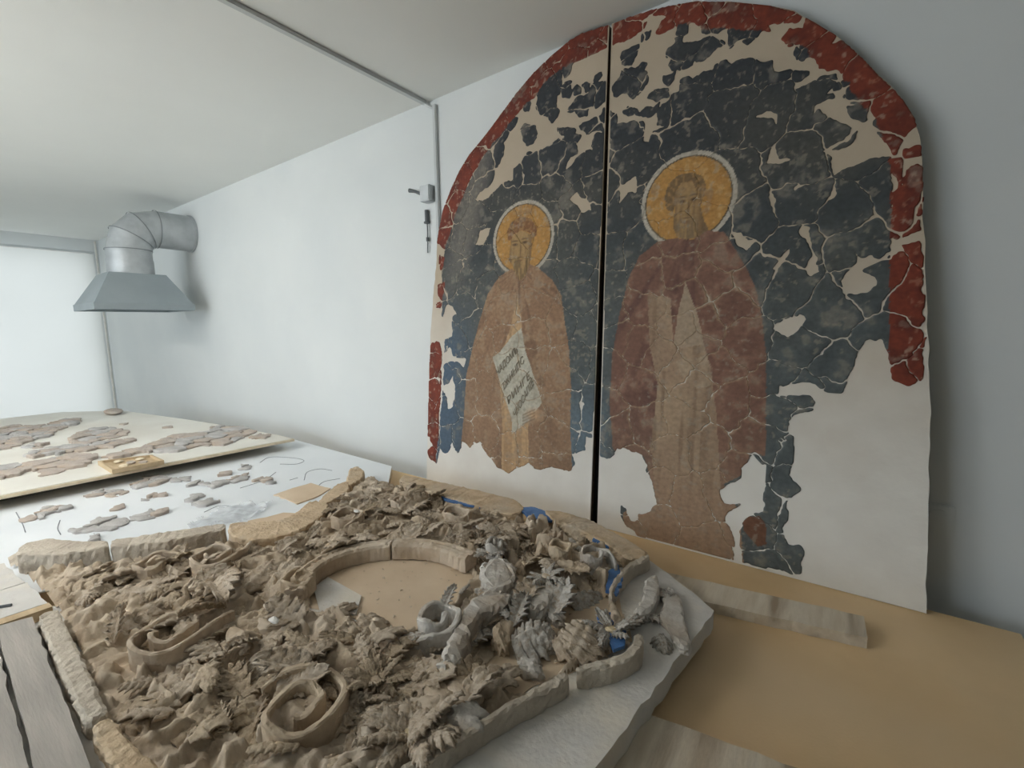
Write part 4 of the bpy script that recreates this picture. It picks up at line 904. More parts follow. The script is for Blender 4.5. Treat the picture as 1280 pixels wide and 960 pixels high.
# lettering on the painted scroll
lines = ['ЧАДОМЪ', 'ІЖННПС', 'РИНГЕ', 'ЧНОСАПІЕ']
tx = PTS['txt']
for k, s in enumerate(lines):
    a = np.array(tx[2 * k]); b = np.array(tx[2 * k + 1])
    cu_ = bpy.data.curves.new('scroll_lettering', 'FONT'); cu_.body = s; cu_.size = 0.044
    cu_.extrude = 0.0004
    to = bpy.data.objects.new('scroll_lettering', cu_); col.objects.link(to)
    bpy.context.view_layer.update()
    dg = bpy.context.evaluated_depsgraph_get()
    me = bpy.data.meshes.new_from_object(to.evaluated_get(dg))
    bpy.data.objects.remove(to, do_unlink=True)
    xs_ = [q.co.x for q in me.vertices]
    wid = max(xs_) - min(xs_)
    d = (b - a); ln = np.linalg.norm(d); d = d / ln
    sxx = ln / wid
    up = np.array([-0.30, 0.95])
    for q in me.vertices:
        x = (q.co.x - min(xs_)) * sxx; y = q.co.y
        q.co = (a[0] + d[0] * x + up[0] * y, a[1] + d[1] * x + up[1] * y, 0.0042 + q.co.z)
    me.materials.clear(); me.materials.append(MT['ink'])
    o = bpy.data.objects.new('scroll_lettering', me); col.objects.link(o); o.parent = PL

# ------------------------------------------------------------------ beams, slab
def quad_beam(name, poly, z0, z1, mat, label, cat, bevel=0.003, group=None, rough=0.0015, step=0.04):
    o = MB().prism(resample(poly, step, rough, True, 5), z0, z1).build(name, mat, None)
    return tag(o, label, cat, group)
quad_beam('wooden_beam', [(0.094, 1.49), (0.096, 1.386), (-0.26, 1.318), (-0.9, 1.195), (-0.92, 1.305), (-0.449, 1.405)], 0.7505, 0.7805, MT['wood_beam'], 'rough sawn plank end sticking out under the grey slab towards the mural', 'plank')
quad_beam('wooden_beam', [(-0.25, 0.852), (0.0, 0.888), (0.10, 0.80), (0.08, 0.72), (-0.9, 0.62), (-0.92, 0.74)], 0.7505, 0.7805, MT['wood_beam'], 'pale plank under the grey slab corner on the bare hardboard', 'plank')
slab = MB().prism(resample([(-0.229, 1.206), (-0.30, 1.262), (-0.497, 1.389), (-0.9, 1.37), (-1.55, 1.34), (-1.78, 1.30), (-1.72, 0.90), (-1.60, 0.74), (-1.72, 0.2), (-1.72, 0.0), (-0.38, 0.0), (-0.30, 0.62)], 0.03, 0.0018, True, 9), 0.781, 0.83).build('stone_slab', MT['concrete'], None)
tag(slab, 'grey stone-like slab with broken edges carrying the carved ornament', 'slab')

# ------------------------------------------------------------------ carved ornament
RT = empty('carved_ornament', (0, 0, 0.83))
tag(RT, 'broken carved ornament of leaves and scrolls caked in grey brown dust', 'ornament')
ZB = 0.83
opening = (-0.99, 0.775)
def carve(x, y):
    """lumpy dust-filled foliage: warped ridges with soft tops and steep sides"""
    a = x + 0.09 * (fbm(x * 7, y * 7, 251, 3) - 0.5); b = y + 0.09 * (fbm(x * 7, y * 7, 261, 3) - 0.5)
    rdg = 1 - np.abs(fbm(a * 13, b * 13, 201, 3) - 0.5) * 5.5
    rdg = np.clip(rdg, 0, 1); rdg = rdg * rdg * (3 - 2 * rdg)
    fine = 1 - np.abs(fbm(a * 34, b * 34, 221, 3) - 0.5) * 4.5
    rb = np.clip((x + 0.98) / 0.1, 0, 1) * np.clip((y - 0.80) / 0.15, 0, 1)
    pit = np.clip((fbm(a * 24, b * 24, 281, 2) - 0.56) * 12, 0, 1) * (0.8 + 0.2 * rb)
    h = 0.010 + (0.024 + 0.022 * rb) * rdg + 0.010 * np.clip(fine, 0, 1) + 0.022 * (fbm(x * 4, y * 4, 211, 3) - 0.42) + 0.006 * (vnoise(x * 110, y * 110, 271) - 0.5)
    return np.clip(h * (1 - 0.85 * pit), 0.003, 0.065)
def in_mass(x, y):
    m = inside(x, y, FIELD)
    for q in VOIDS: m = m & ~inside(x, y, q)
    return m
def ground_h(x, y):
    x = np.asarray(x, float); y = np.asarray(y, float)
    return np.where(in_mass(x, y), carve(x, y), 0.003)
st = 0.0052
xs_ = np.arange(-2.06, -0.34, st); ys_ = np.arange(0.12, 1.42, st)
X, Y = np.meshgrid(xs_, ys_)
wx = X + (fbm(X * 12, Y * 12, 231, 3) - 0.5) * 0.10; wy = Y + (fbm(X * 12, Y * 12, 241, 3) - 0.5) * 0.10
msk = in_mass(X + (wx - X) * 0.5, Y + (wy - Y) * 0.5) & inside(X, Y, FIELD)
hh = carve(X, Y)
edge = msk.copy()
for _ in range(4):
    e2 = edge.copy(); e2[1:] &= edge[:-1]; e2[:-1] &= edge[1:]; e2[:, 1:] &= edge[:, :-1]; e2[:, :-1] &= edge[:, 1:]
    hh = np.where(edge & ~e2, np.minimum(hh, 0.004 + 0.009 * _), hh); edge = e2
ids = -np.ones(X.shape, int)
cm = msk[:-1, :-1] & msk[1:, :-1] & msk[:-1, 1:] & msk[1:, 1:]
use = np.zeros(X.shape, bool); use[:-1, :-1] |= cm; use[1:, :-1] |= cm; use[:-1, 1:] |= cm; use[1:, 1:] |= cm
ids[use] = np.arange(use.sum())
V = np.stack([X[use], Y[use], hh[use]], 1)
ci, cj = np.nonzero(cm)
F = np.stack([ids[ci, cj], ids[ci, cj + 1], ids[ci + 1, cj + 1], ids[ci + 1, cj]], 1)
mesh_obj('dust_caked_ground', V, F, MT['ground'], RT, True)

PZ = MB().prism(resample(PAPER, 0.03, 0.003, True, 12), 0.8305, 0.832).build('kraft_paper', MT['kraft'], None)
tag(PZ, 'dusty tan paper lying inside the oval opening of the ornament', 'paper')
gp = MB().prism(GREYPLATE[0], 0.8322, 0.838).build('grey_plate', MT['concrete'], None)
tag(gp, 'small blue grey flat plate inside the oval opening', 'plate')
for q in BLUE:
    o = MB().prism(resample(q, 0.012, 0.003, True, 2), 0.030, 0.038).build('blue_plastic_sheet', MT['blue'], RT)
    o['label'] = 'bright blue plastic sheet showing under the ornament'

# rim of thick plaster pieces
def rough_piece(name, poly, z0, z1, mat, parent, seed, amp=0.003, step=0.012, chamfer=0.006):
    P = resample(poly, step, 0, True)
    a = sum(P[i][0] * P[(i + 1) % len(P)][1] - P[(i + 1) % len(P)][0] * P[i][1] for i in range(len(P)))
    if a < 0: P = P[::-1]
    P = np.array(P); n = len(P)
    r = np.random.default_rng(seed)
    for _ in range(2): P = 0.5 * P + 0.25 * (np.roll(P, 1, 0) + np.roll(P, -1, 0))
    d = np.roll(P, -1, 0) - np.roll(P, 1, 0); d /= np.linalg.norm(d, axis=1)[:, None] + 1e-9
    nrm = np.stack([d[:, 1], -d[:, 0]], 1)
    levels = [(z0, 0.0), (z0 + (z1 - z0) * 0.35, 0.0), (z0 + (z1 - z0) * 0.7, 0.0), (z1 - chamfer * 0.6, -0.001), (z1, -chamfer)]
    V = []
    for k, (z, off) in enumerate(levels):
        o_ = off + r.normal(0, amp * 0.45, n) + amp * (vnoise(P[:, 0] * 60, P[:, 1] * 60 + k * 3, seed) - 0.5)
        q = P + nrm * o_[:, None]
        zz = np.full(n, z) + (r.normal(0, amp * 0.4, n) if k >= 2 else 0)
        V += [(q[i, 0], q[i, 1], zz[i]) for i in range(n)]
    F = []
    for k in range(len(levels) - 1):
        for i in range(n):
            F.append((k * n + i, k * n + (i + 1) % n, (k + 1) * n + (i + 1) % n, (k + 1) * n + i))
    F.append(tuple(range(n - 1, -1, -1)))
    F.append(tuple(range((len(levels) - 1) * n, len(levels) * n)))
    o = mesh_obj(name, V, F, mat, parent)
    bm = bmesh.new(); bm.from_mesh(o.data)
    big = [f_ for f_ in bm.faces if len(f_.verts) > 4]
    bmesh.ops.triangulate(bm, faces=big)
    bm.to_mesh(o.data); bm.free()
    return o
for k, q in enumerate(RIM):
    lo = -0.028 if k < 5 else 0.001
    mt = MT['rim'] if k in (2, 3, 4, 5, 6) else MT['rimgrey']
    rough_piece('rim_piece', q, lo if k not in (5, 6) else 0.0, 0.042, mt, RT, 300 + k)
for k, q in enumerate(RIM_SIDE):
    rough_piece('rim_piece', q, 0.001, 0.042, MT['rim'] if k else MT['rimgrey'], RT, 330 + k)

# oval frame, two curved lengths with a split
def oval(t): return (opening[0] + 0.205 * math.cos(t), opening[1] + 0.178 * math.sin(t))
def ring_points():
    return [np.array(p_) for p_ in SPOT['ring']]
rp = ring_points()
# smooth curve through the measured ring points
def catmull(P, n=14):
    P = [2 * P[0] - P[1]] + list(P) + [2 * P[-1] - P[-2]]
    out = []
    for i in range(1, len(P) - 2):
        for k in range(n):
            t = k / n
            out.append(0.5 * ((2 * P[i]) + (-P[i - 1] + P[i + 1]) * t + (2 * P[i - 1] - 5 * P[i] + 4 * P[i + 1] - P[i + 2]) * t * t + (-P[i - 1] + 3 * P[i] - 3 * P[i + 1] + P[i + 2]) * t ** 3))
    out.append(P[-2])
    return out
def sweep(name, path, prof, mat, parent, seed=0, amp=0.0012, zoff=0.0, closed_prof=True):
    r = np.random.default_rng(seed)
    V = []; F = []; n = len(path); m = len(prof)
    for i in range(n):
        a = path[max(i - 1, 0)]; b = path[min(i + 1, n - 1)]
        d = b[:2] - a[:2]; d = d / (np.linalg.norm(d) + 1e-9); nr = np.array([d[1], -d[0]])
        zb = path[i][2] if len(path[i]) > 2 else 0.0
        for (s, z) in prof:
            j = r.normal(0, amp, 3)
            V.append((path[i][0] + nr[0] * s + j[0], path[i][1] + nr[1] * s + j[1], zb + z + j[2] + zoff))
    for i in range(n - 1):
        for k in range(m):
            F.append((i * m + k, i * m + (k + 1) % m, (i + 1) * m + (k + 1) % m, (i + 1) * m + k))
    F.append(tuple(range(m - 1, -1, -1))); F.append(tuple(range((n - 1) * m, n * m)))
    o = mesh_obj(name, V, F, mat, parent)
    bm = bmesh.new(); bm.from_mesh(o.data); bmesh.ops.recalc_face_normals(bm, faces=bm.faces); bm.to_mesh(o.data); bm.free()
    return o
ringpath = catmull(rp, 16)
prof = [(0.0, 0.004), (0.0, 0.046), (-0.005, 0.053), (-0.018, 0.055), (-0.022, 0.050), (-0.034, 0.049), (-0.04, 0.054), (-0.052, 0.050), (-0.058, 0.035), (-0.058, 0.004)]
cut = int(len(ringpath) * 0.60)
sweep('oval_frame', ringpath[:cut], prof, MT['clay'], RT, 1, 0.0008)
sweep('oval_frame', ringpath[cut:], [(s + 0.004, z + 0.003) for s, z in prof], MT['clay'], RT, 2, 0.0008)

# scrolls: standing ribbons wound into spirals
def scroll(c, r0, r1, turns, h, th, start, mat, zb=0.0, tail=0.0, sgn=1, squash=1.0, seed=0, name='scroll'):
    n = int(26 * turns) + 6
    path = []
    for i in range(n):
        t = i / (n - 1); a = start + sgn * 2 * PI * turns * t
        r = r0 + (r1 - r0) * t ** 0.85
        path.append(np.array([c[0] + r * math.cos(a), c[1] + r * math.sin(a) * squash, zb + 0.006 * math.sin(3 * a)]))
    if tail:
        d = path[0] - path[1]; d[2] = 0; d /= np.linalg.norm(d)
        perp = np.array([-d[1], d[0], 0]) * sgn
        pre = [path[0] + d * tail * k / 6 - perp * 0.25 * tail * (k / 6) ** 2 - np.array([0, 0, 0.4 * h * (k / 6) ** 2]) for k in range(6, 0, -1)]
        path = pre + path
    pr = [(-th / 2, 0.0), (-th / 2 * 0.9, h * 0.6), (-th / 2, h - 0.003), (-th / 2 + 0.003, h), (th / 2 - 0.003, h), (th / 2, h - 0.003), (th / 2 * 0.85, h * 0.5), (th / 2, 0.0)]
    return sweep(name, path, pr, mat, RT, seed, 0.0007)
SC = SPOT['scrolls']
scroll(SC[0], 0.092, 0.026, 1.55, 0.065, 0.013, 2.6, MT['clay2'], 0.004, 0.07, -1, 1.0, 21)
scroll(SC[1], 0.088, 0.030, 1.5, 0.06, 0.011, 0.6, MT['clay'], 0.006, 0.09, -1, 1.0, 22)
scroll(SC[2], 0.085, 0.022, 1.5, 0.045, 0.010, 1.0, MT['clay'], 0.01, 0.08, -1, 1.0, 23)
scroll(SC[3], 0.050, 0.016, 1.4, 0.050, 0.009, 3.6, MT['clay2'], 0.012, 0.09, 1, 1.0, 24)
scroll(SC[4], 0.062, 0.045, 1.02, 0.045, 0.010, 0.0, MT['clay'], 0.02, 0.05, 1, 1.0, 25)
scroll(SC[5], 0.066, 0.020, 1.35, 0.058, 0.014, -0.9, MT['grey_clay'], 0.012, 0.05, 1, 1.0, 26)
scroll(SC[6], 0.032, 0.030, 1.0, 0.05, 0.010, 0.0, MT['clay2'], 0.03, 0.0, 1, 1.0, 27)
scroll(SC[7], 0.055, 0.050, 1.0, 0.03, 0.010, 0.0, MT['clay'], 0.03, 0.0, 1, 0.8, 28)
scroll(SC[8], 0.045, 0.022, 1.0, 0.06, 0.009, 1.0, MT['grey_clay'], 0.02, 0.05, 1, 1.0, 29)
scroll((-0.84, 1.06), 0.032, 0.014, 1.1, 0.05, 0.009, 2.0, MT['grey_clay'], 0.03, 0.03, 1, 1.0, 30)
scroll((-1.66, 0.42), 0.06, 0.02, 1.3, 0.045, 0.010, 2.0, MT['clay'], 0.01, 0.06, 1, 1.0, 31)
scroll((-1.40, 1.16), 0.045, 0.018, 1.3, 0.04, 0.009, 0.4, MT['clay'], 0.025, 0.05, -1, 1.0, 32)
scroll((-0.75, 1.24), 0.035, 0.014, 1.2, 0.045, 0.008, 0.4, MT['clay'], 0.02, 0.04, -1, 1.0, 33)

# leaf meshes
def leaf_mesh(name, seed, lobes, width, curl, droop):
    """acanthus leaf: deep serrated lobes, ribs fanning from the midrib, broken tip"""
    r = np.random.default_rng(seed)
    ns, ntt = 40, 13
    x = 0.0; z = 0.0; ph = r.uniform(0, 1); topv = []
    lob_amp = r.uniform(0.35, 0.6)
    side = [r.uniform(0.7, 1.1), r.uniform(0.7, 1.1)]
    bend = r.uniform(-0.35, 0.35)
    for i in range(ns + 1):
        s = i / ns
        ang = curl[0] + (curl[1] - curl[0]) * s ** 1.2
        if i:
            x += math.cos(ang) / ns; z += math.sin(ang) / ns
        env = (math.sin(PI * min(1, s * 0.86 + 0.14)) ** 0.6) * (1.0 - 0.2 * s)
        ws = []
        for q in (0, 1):
            saw = (s * lobes + ph + 0.3 * q) % 1.0
            tri = saw ** 1.4
            ser = 0.10 * ((s * lobes * 3 + q * 0.4) % 1.0)
            ws.append((max(0.05, width * env * side[q] * ((1 - lob_amp) + lob_amp * tri + ser + r.normal(0, 0.03))), saw))
        for j in range(ntt):
            t = -1 + 2 * j / (ntt - 1)
            w, saw = ws[0] if t < 0 else ws[1]
            at = abs(t)
            yy = t * w + bend * s * s * 0.5
            xx = x + at * 0.22 * width * saw
            zz = z + droop * (at ** 1.5) * width - 0.12 * width * math.exp(-(t / 0.13) ** 2)
            zz += 0.16 * width * at * (math.sin(PI * saw) - 0.5) + 0.05 * width * math.cos(at * 11 + saw * 5)
            zz += r.normal(0, 0.010)
            topv.append((xx, yy, zz))
    th = 0.07
    n = len(topv)
    V = topv + [(a, b * 0.95, c - th) for a, b, c in topv]
    F = []
    for i in range(ns):
        for j in range(ntt - 1):
            a = i * ntt + j
            F.append((a, a + 1, a + ntt + 1, a + ntt)); F.append((n + a + ntt, n + a + ntt + 1, n + a + 1, n + a))
    for i in range(ns):
        a = i * ntt; F.append((a, a + ntt, n + a + ntt, n + a))
        a = i * ntt + ntt - 1; F.append((a + ntt, a, n + a, n + a + ntt))
    for j in range(ntt - 1):
        F.append((j + 1, j, n + j, n + j + 1))
        a = ns * ntt + j; F.append((a, a + 1, n + a + 1, n + a))
    me = bpy.data.meshes.new(name)
    me.from_pydata(V, [], F); me.update()
    bm = bmesh.new(); bm.from_mesh(me); bmesh.ops.recalc_face_normals(bm, faces=bm.faces); bm.to_mesh(me); bm.free()
    me.polygons.foreach_set('use_smooth', [True] * len(me.polygons))
    return me
LEAFM = {}
mats = ['clay', 'clay2', 'grey_clay']
NV = 9
for mi, mn in enumerate(mats):
    for k in range(NV):
        r = np.random.default_rng(400 + k)
        me = leaf_mesh('leaf', 400 + k, 3 + k % 4, [0.34, 0.42, 0.5, 0.30, 0.45, 0.38, 0.55, 0.26, 0.48][k],
                       [(0.45, -0.6), (0.35, -0.8), (0.2, -0.4), (0.55, -0.3), (0.4, -1.2), (0.3, 0.2), (0.3, -0.7), (0.15, -0.5), (0.5, -1.0)][k],
                       [-0.3, 0.25, -0.45, 0.3, -0.3, 0.2, -0.5, -0.4, 0.2][k])
        me.materials.append(MT[mn]); LEAFM[(mi, k)] = me
def place_leaf(x, y, z, L, W, az, pitch, roll, mi, k, name='leaf'):
    o = bpy.data.objects.new(name, LEAFM[(mi, k)])
    col.objects.link(o); o.parent = RT
    o.matrix_local = Matrix.Translation((x, y, z)) @ Matrix.Rotation(az, 4, 'Z') @ Matrix.Rotation(-pitch, 4, 'Y') @ Matrix.Rotation(roll, 4, 'X') @ Matrix.Diagonal((L, L * W, L * 0.72, 1))
    return o
rr = random.Random(11)
def is_grey(x, y):
    return x > -0.86 and y > 0.66
taken = []
for (a, b, w) in LEAVES:
    if any(pt_in((0.5 * (a[0] + b[0]), 0.5 * (a[1] + b[1])), q) for q in VOIDS[:1]): continue
    L = math.hypot(b[0] - a[0], b[1] - a[1]); L = max(0.06, min(L * 1.1, 0.24))
    az = math.atan2(b[1] - a[1], b[0] - a[0])
    if not pt_in((a[0], a[1] - 0.05), FIELD): a = (a[0], a[1] + 0.05); az = max(az, 0.25)
    g = float(ground_h(np.array([a[0]]), np.array([a[1]]))[0])
    mi = 2 if (is_grey(*a) and rr.random() < 0.5) else rr.choice([0, 0, 1])
    over = any(pt_in((0.5 * (a[0] + b[0]), 0.5 * (a[1] + b[1])), q) for q in VOIDS)
    if is_grey(*a): L = min(L, 0.115)
    place_leaf(a[0], a[1], 0.030 if over else g * 0.7 + 0.012, L, 0.75 + w * 0.6, az, rr.uniform(0.0, 0.25), rr.uniform(-0.4, 0.4), mi, rr.randrange(NV))
    taken.append((a[0] + 0.5 * (b[0] - a[0]), a[1] + 0.5 * (b[1] - a[1]), 0.5 * L))
for k, c in enumerate(SC[:9]): taken.append((c[0], c[1], [0.07, 0.065, 0.06, 0.04, 0.05, 0.05, 0.03, 0.035, 0.03][k]))
for c in SPOT['flowers']: taken.append((c[0], c[1], 0.055))
def near_ring(x, y):
    return min((p_[0] - x) ** 2 + (p_[1] - y) ** 2 for p_ in ringpath[::3]) < 0.05 ** 2
OPEN = [tuple(p_) for p_ in ringpath] + [(-0.84, 0.90), (-0.80, 0.80), (-0.86, 0.70), (-0.98, 0.60), (-1.08, 0.585)]
count = 0; tries = 0
while count < 232 and tries < 14000:
    tries += 1
    x = rr.uniform(-2.0, -0.38); y = rr.uniform(0.13, 1.38)
    if not pt_in((x, y), FIELD) or pt_in((x, y), OPEN) or near_ring(x, y): continue
    dd = min(((x - q[0]) ** 2 + (y - q[1]) ** 2) / (q[2] ** 2) for q in taken)
    if dd < (0.40 if x > -0.88 else 0.55): continue
    open_zone = not bool(in_mass(np.array([x]), np.array([y]))[0])
    if open_zone: continue
    if any(pt_in((x + du, y + dv), q) for q in VOIDS for du, dv in ((0.03, 0), (-0.03, 0), (0, 0.03), (0, -0.03))) and rr.random() < 0.6: continue
    if any(pt_in((x, y), q) for q in BLUE): continue
    back = y > 0.95 or x < -1.45
    if not pt_in((x - 0.075, y + 0.06), FIELD) or not pt_in((x, y - 0.06), FIELD): continue
    if is_grey(x, y): back = True
    L = rr.uniform(0.045, 0.085) if back else rr.uniform(0.06, 0.13)
    g = float(ground_h(np.array([x]), np.array([y]))[0])
    # the foliage sweeps around the oval
    az = math.atan2(y - opening[1], x - opening[0]) + PI / 2 * rr.choice([1, -1]) + rr.gauss(0, 0.7)
    mi = 2 if (is_grey(x, y) and rr.random() < 0.35) else rr.choice([0, 0, 1])
    place_leaf(x, y, g * 0.8 + (0.004 if open_zone else 0.0) + rr.choice([0.006, 0.008, 0.018]), L, rr.uniform(0.7, 1.3), az, rr.uniform(-0.05, 0.35), rr.uniform(-0.45, 0.45), mi, rr.randrange(NV))
    taken.append((x, y, L * 0.42)); count += 1

# rosettes
def rosette(c, r, petals, zb, seed, mi, centre):
    rq = random.Random(seed)
    ro = empty('rosette', (c[0], c[1], zb)); ro.parent = RT
    for k in range(petals):
        o = bpy.data.objects.new('petal', LEAFM[(mi, rq.choice([0, 2, 5, 7]))]); col.objects.link(o); o.parent = ro
        L = r * rq.uniform(0.7, 1.15)
        o.matrix_local = Matrix.Rotation(2 * PI * k / petals + rq.uniform(-0.25, 0.25), 4, 'Z') @ Matrix.Translation((0.08 * r, 0, rq.uniform(0, 0.006))) @ Matrix.Rotation(-rq.uniform(0.0, 0.5), 4, 'Y') @ Matrix.Rotation(rq.uniform(-0.4, 0.4), 4, 'X') @ Matrix.Diagonal((L, L * rq.uniform(0.7, 1.0), L * 0.7, 1))
    lump('rosette_centre', (0, 0, 0.006), (r * 0.20, r * 0.17, r * 0.06), seed + 1, centre, ro, 0.3, 2.2)
    return ro
def lump(name, c, rad, seed, mat, parent, amp=0.18, freq=1.7, sub=3, smooth=True):
    bm = bmesh.new(); bmesh.ops.create_icosphere(bm, subdivisions=sub, radius=1.0)
    rg = np.random.default_rng(seed); off = rg.uniform(0, 50, 3)
    for v in bm.verts:
        p_ = v.co
        d = 1 + amp * 2 * (float(vnoise(np.array([p_.x * freq + off[0] + p_.z * 1.3]), np.array([p_.y * freq + off[1] - p_.z * 0.9]), seed)[0]) - 0.5) + amp * (float(vnoise(np.array([p_.x * freq * 3 + off[2]]), np.array([(p_.y + p_.z) * freq * 3]), seed + 5)[0]) - 0.5)
        v.co = Vector((p_.x * d * rad[0], p_.y * d * rad[1], p_.z * d * rad[2]))
    me = bpy.data.meshes.new(name); bm.to_mesh(me); bm.free()
    me.materials.append(mat)
    if smooth: me.polygons.foreach_set('use_smooth', [True] * len(me.polygons))
    o = bpy.data.objects.new(name, me); col.objects.link(o)
    if parent: o.parent = parent
    o.location = c
    return o
FL = SPOT['flowers']
rosette(FL[0], 0.085, 9, 0.034, 51, 0, MT['yellow'])
rosette(FL[1], 0.060, 9, 0.036, 52, 2, MT['yellow'])
rosette(FL[2], 0.050, 8, 0.050, 53, 2, MT['clay'])
rosette(FL[3], 0.065, 8, 0.040, 54, 1, MT['clay2'])
rosette((-0.63, 1.02), 0.060, 8, 0.050, 55, 2, MT['clay'])
for k, c in enumerate(SPOT['pods'][:5]):
    lump('seed_pod', (c[0], c[1], 0.032), (rr.uniform(0.03, 0.045), rr.uniform(0.022, 0.032), rr.uniform(0.016, 0.024)), 500 + k, MT['grey_clay'] if k < 1 else MT['clay'], RT, 0.42, 2.3)
# square broken tenon block and other stubs in the open part
for k, (x, y, sx, sy, sz, az) in enumerate([(-0.515, 0.83, 0.03, 0.022, 0.022, 0.5), (-0.60, 0.77, 0.02, 0.035, 0.028, 1.0), (-0.50, 0.74, 0.028, 0.018, 0.02, 0.2), (-0.66, 0.62, 0.035, 0.02, 0.025, 0.9), (-0.55, 0.93, 0.02, 0.03, 0.018, 1.4), (-0.46, 0.88, 0.03, 0.014, 0.016, 0.7)]):
    o = lump('broken_stub', (x, y, sz * 0.8), (sx, sy, sz), 540 + k, MT['grey_clay'] if k % 2 == 0 else MT['clay2'], RT, 0.45, 2.1, 3, False)
    o.rotation_euler = (0.1, 0.1, az)
# broad broken stems branching from the large standing scroll
for k, q in enumerate(STEMS):
    rough_piece('stem', q, 0.012 if k else 0.004, 0.066 - 0.008 * k, MT['grey_clay'] if k < 3 else MT['clay2'], RT, 380 + k, 0.006, 0.010, 0.010)
# loose crumbs over the ornament
mb = MB()
rg = np.random.default_rng(77)
k = 0
while k < 900:
    x = rg.uniform(-2.0, -0.35); y = rg.uniform(0.13, 1.38)
    if not pt_in((x, y), FIELD): continue
    s = rg.uniform(0.0015, 0.006)
    g = float(ground_h(np.array([x]), np.array([y]))[0])
    v = [Vector(rg.normal(0, 1, 3)).normalized() * s for _ in range(5)]
    b0 = [(x + q.x, y + q.y, g + 0.002 + abs(q.z)) for q in v]
    mb.add(b0, [(0, 1, 2), (0, 2, 3), (0, 3, 1), (4, 2, 1), (4, 3, 2), (4, 1, 3)])
    k += 1
cr = mb.build('plaster_crumbs', MT['clay'], RT)
cr['kind'] = 'stuff'
# white chips
for k, (x, y, z) in enumerate([(-1.045, 0.475, 0.90), (-0.97, 1.14, 0.895), (-1.43, 0.98, 0.90)]):
    o = lump('white_chip', (x, y, z), (0.016, 0.009, 0.005), 600 + k, MT['white'], None, 0.15, 1.3, 2, False)
    tag(o, ['white plaster chip beside the oval frame of the ornament', 'flat white chip on the foliage behind the oval frame', 'small white chip by the lobed rim'][k], 'plaster chip')

# loose carved pieces beside the ornament
o = rough_piece('moulding_piece', [(a + 0.026, b + 0.012) for a, b in LOOSE[0]], 0.831, 0.862, MT['grey_clay'], None, 351)
tag(o, 'flat curved grey moulding piece lying loose against the ornament corner', 'moulding piece')
lc = empty('carved_fragment', (-0.338, 1.10, 0.83))
tag(lc, 'loose carved fragment with curled ridges on the bare grey slab', 'carved fragment')
rough_piece('fragment_base', [(a + 0.372, b - 1.10) for a, b in LOOSE[1]], 0.001, 0.018, MT['grey_clay'], lc, 352)
for k, (x, y, s, az) in enumerate([(-0.04, 0.07, 0.05, 0.2), (0.0, 0.02, 0.05, -0.4), (-0.02, -0.03, 0.045, 0.1), (0.03, -0.08, 0.05, -1.2), (0.01, 0.085, 0.04, 2.6)]):
    q = bpy.data.objects.new('curl', LEAFM[(2, (k * 2) % NV)]); col.objects.link(q); q.parent = lc
    q.matrix_local = Matrix.Translation((x, y, 0.017)) @ Matrix.Rotation(az, 4, 'Z') @ Matrix.Diagonal((s * 1.1, s, s, 1))

# ------------------------------------------------------------------ planks on the near side of the ornament
quad_beam('grey_plank', [(-1.648, 0.098), (-1.63, 0.155), (-0.952, 0.130), (-0.80, 0.124), (-0.84, 0.066), (-1.04, 0.076)], 0.8302, 0.862, MT['wood_grey'], 'weathered grey plank along the near side of the carved ornament', 'plank')
quad_beam('narrow_plank', [(-1.60, 0.067), (-1.60, 0.089), (-1.04, 0.070), (-0.86, 0.058), (-0.86, 0.030)], 0.8302, 0.856, MT['wood_grey'], 'narrow grey lath edge beside the weathered grey plank', 'plank')
quad_beam('pale_board', [(-1.60, -0.06), (-1.60, 0.045), (-0.86, 0.020), (-0.86, -0.08)], 0.8302, 0.842, MT['wood_cream'], 'pale cream board tucked beneath the grey lath', 'board')
quad_beam('wooden_batten', [(-1.70, 0.05), (-1.688, 0.196), (-1.657, 0.194), (-1.662, 0.05)], 0.8302, 0.858, MT['wood_raw'], 'raw brown batten across the end of the grey plank', 'batten')
quad_beam('grey_plate', [(-1.90, 0.0), (-1.90, 0.180), (-1.704, 0.196), (-1.716, 0.0)], 0.805, 0.852, MT['concrete'], 'grey slab plate touching the raw brown batten', 'slab')
quad_beam('grey_plate', [(-2.16, 0.0), (-2.13, 0.160), (-1.908, 0.180), (-1.908, 0.0)], 0.805, 0.850, MT['concrete'], 'grey slab plate beside the white drawing board', 'slab')
q = MB().tube([(-1.80, 0.085, 0.855), (-1.765, 0.135, 0.855)], 0.004, 6).build('nail', MT['dark'], None); tag(q, 'dark nail lying on the grey slab plate', 'nail')

# ------------------------------------------------------------------ white drawing board with laid-out fragments
nb = empty('drawing_board', (0, 0, 0.75))
tag(nb, 'white covered board with pencil drawing and grey fragments beside the carved ornament', 'board')
NBP = [(-3.35, -0.5), (-3.30, 1.66), (-2.02, 1.625), (-1.80, 1.42), (-1.80, 0.90), (-1.74, 0.60), (-1.95, 0.15), (-2.0, -0.5)]
MB().prism(NBP, 0.001, 0.046).build('board_core', MT['wood_raw'], nb)
MB().prism(NBP, 0.046, 0.050).build('white_sheet', MT['paper'], nb)
for k, q in enumerate(LINES):
    P = catmull([np.array(p_) for p_ in q], 8)
    MB().tube([(p_[0], p_[1], 0.0505) for p_ in P], 0.0017, 5).build('pencil_line', MT['pencil'], nb)

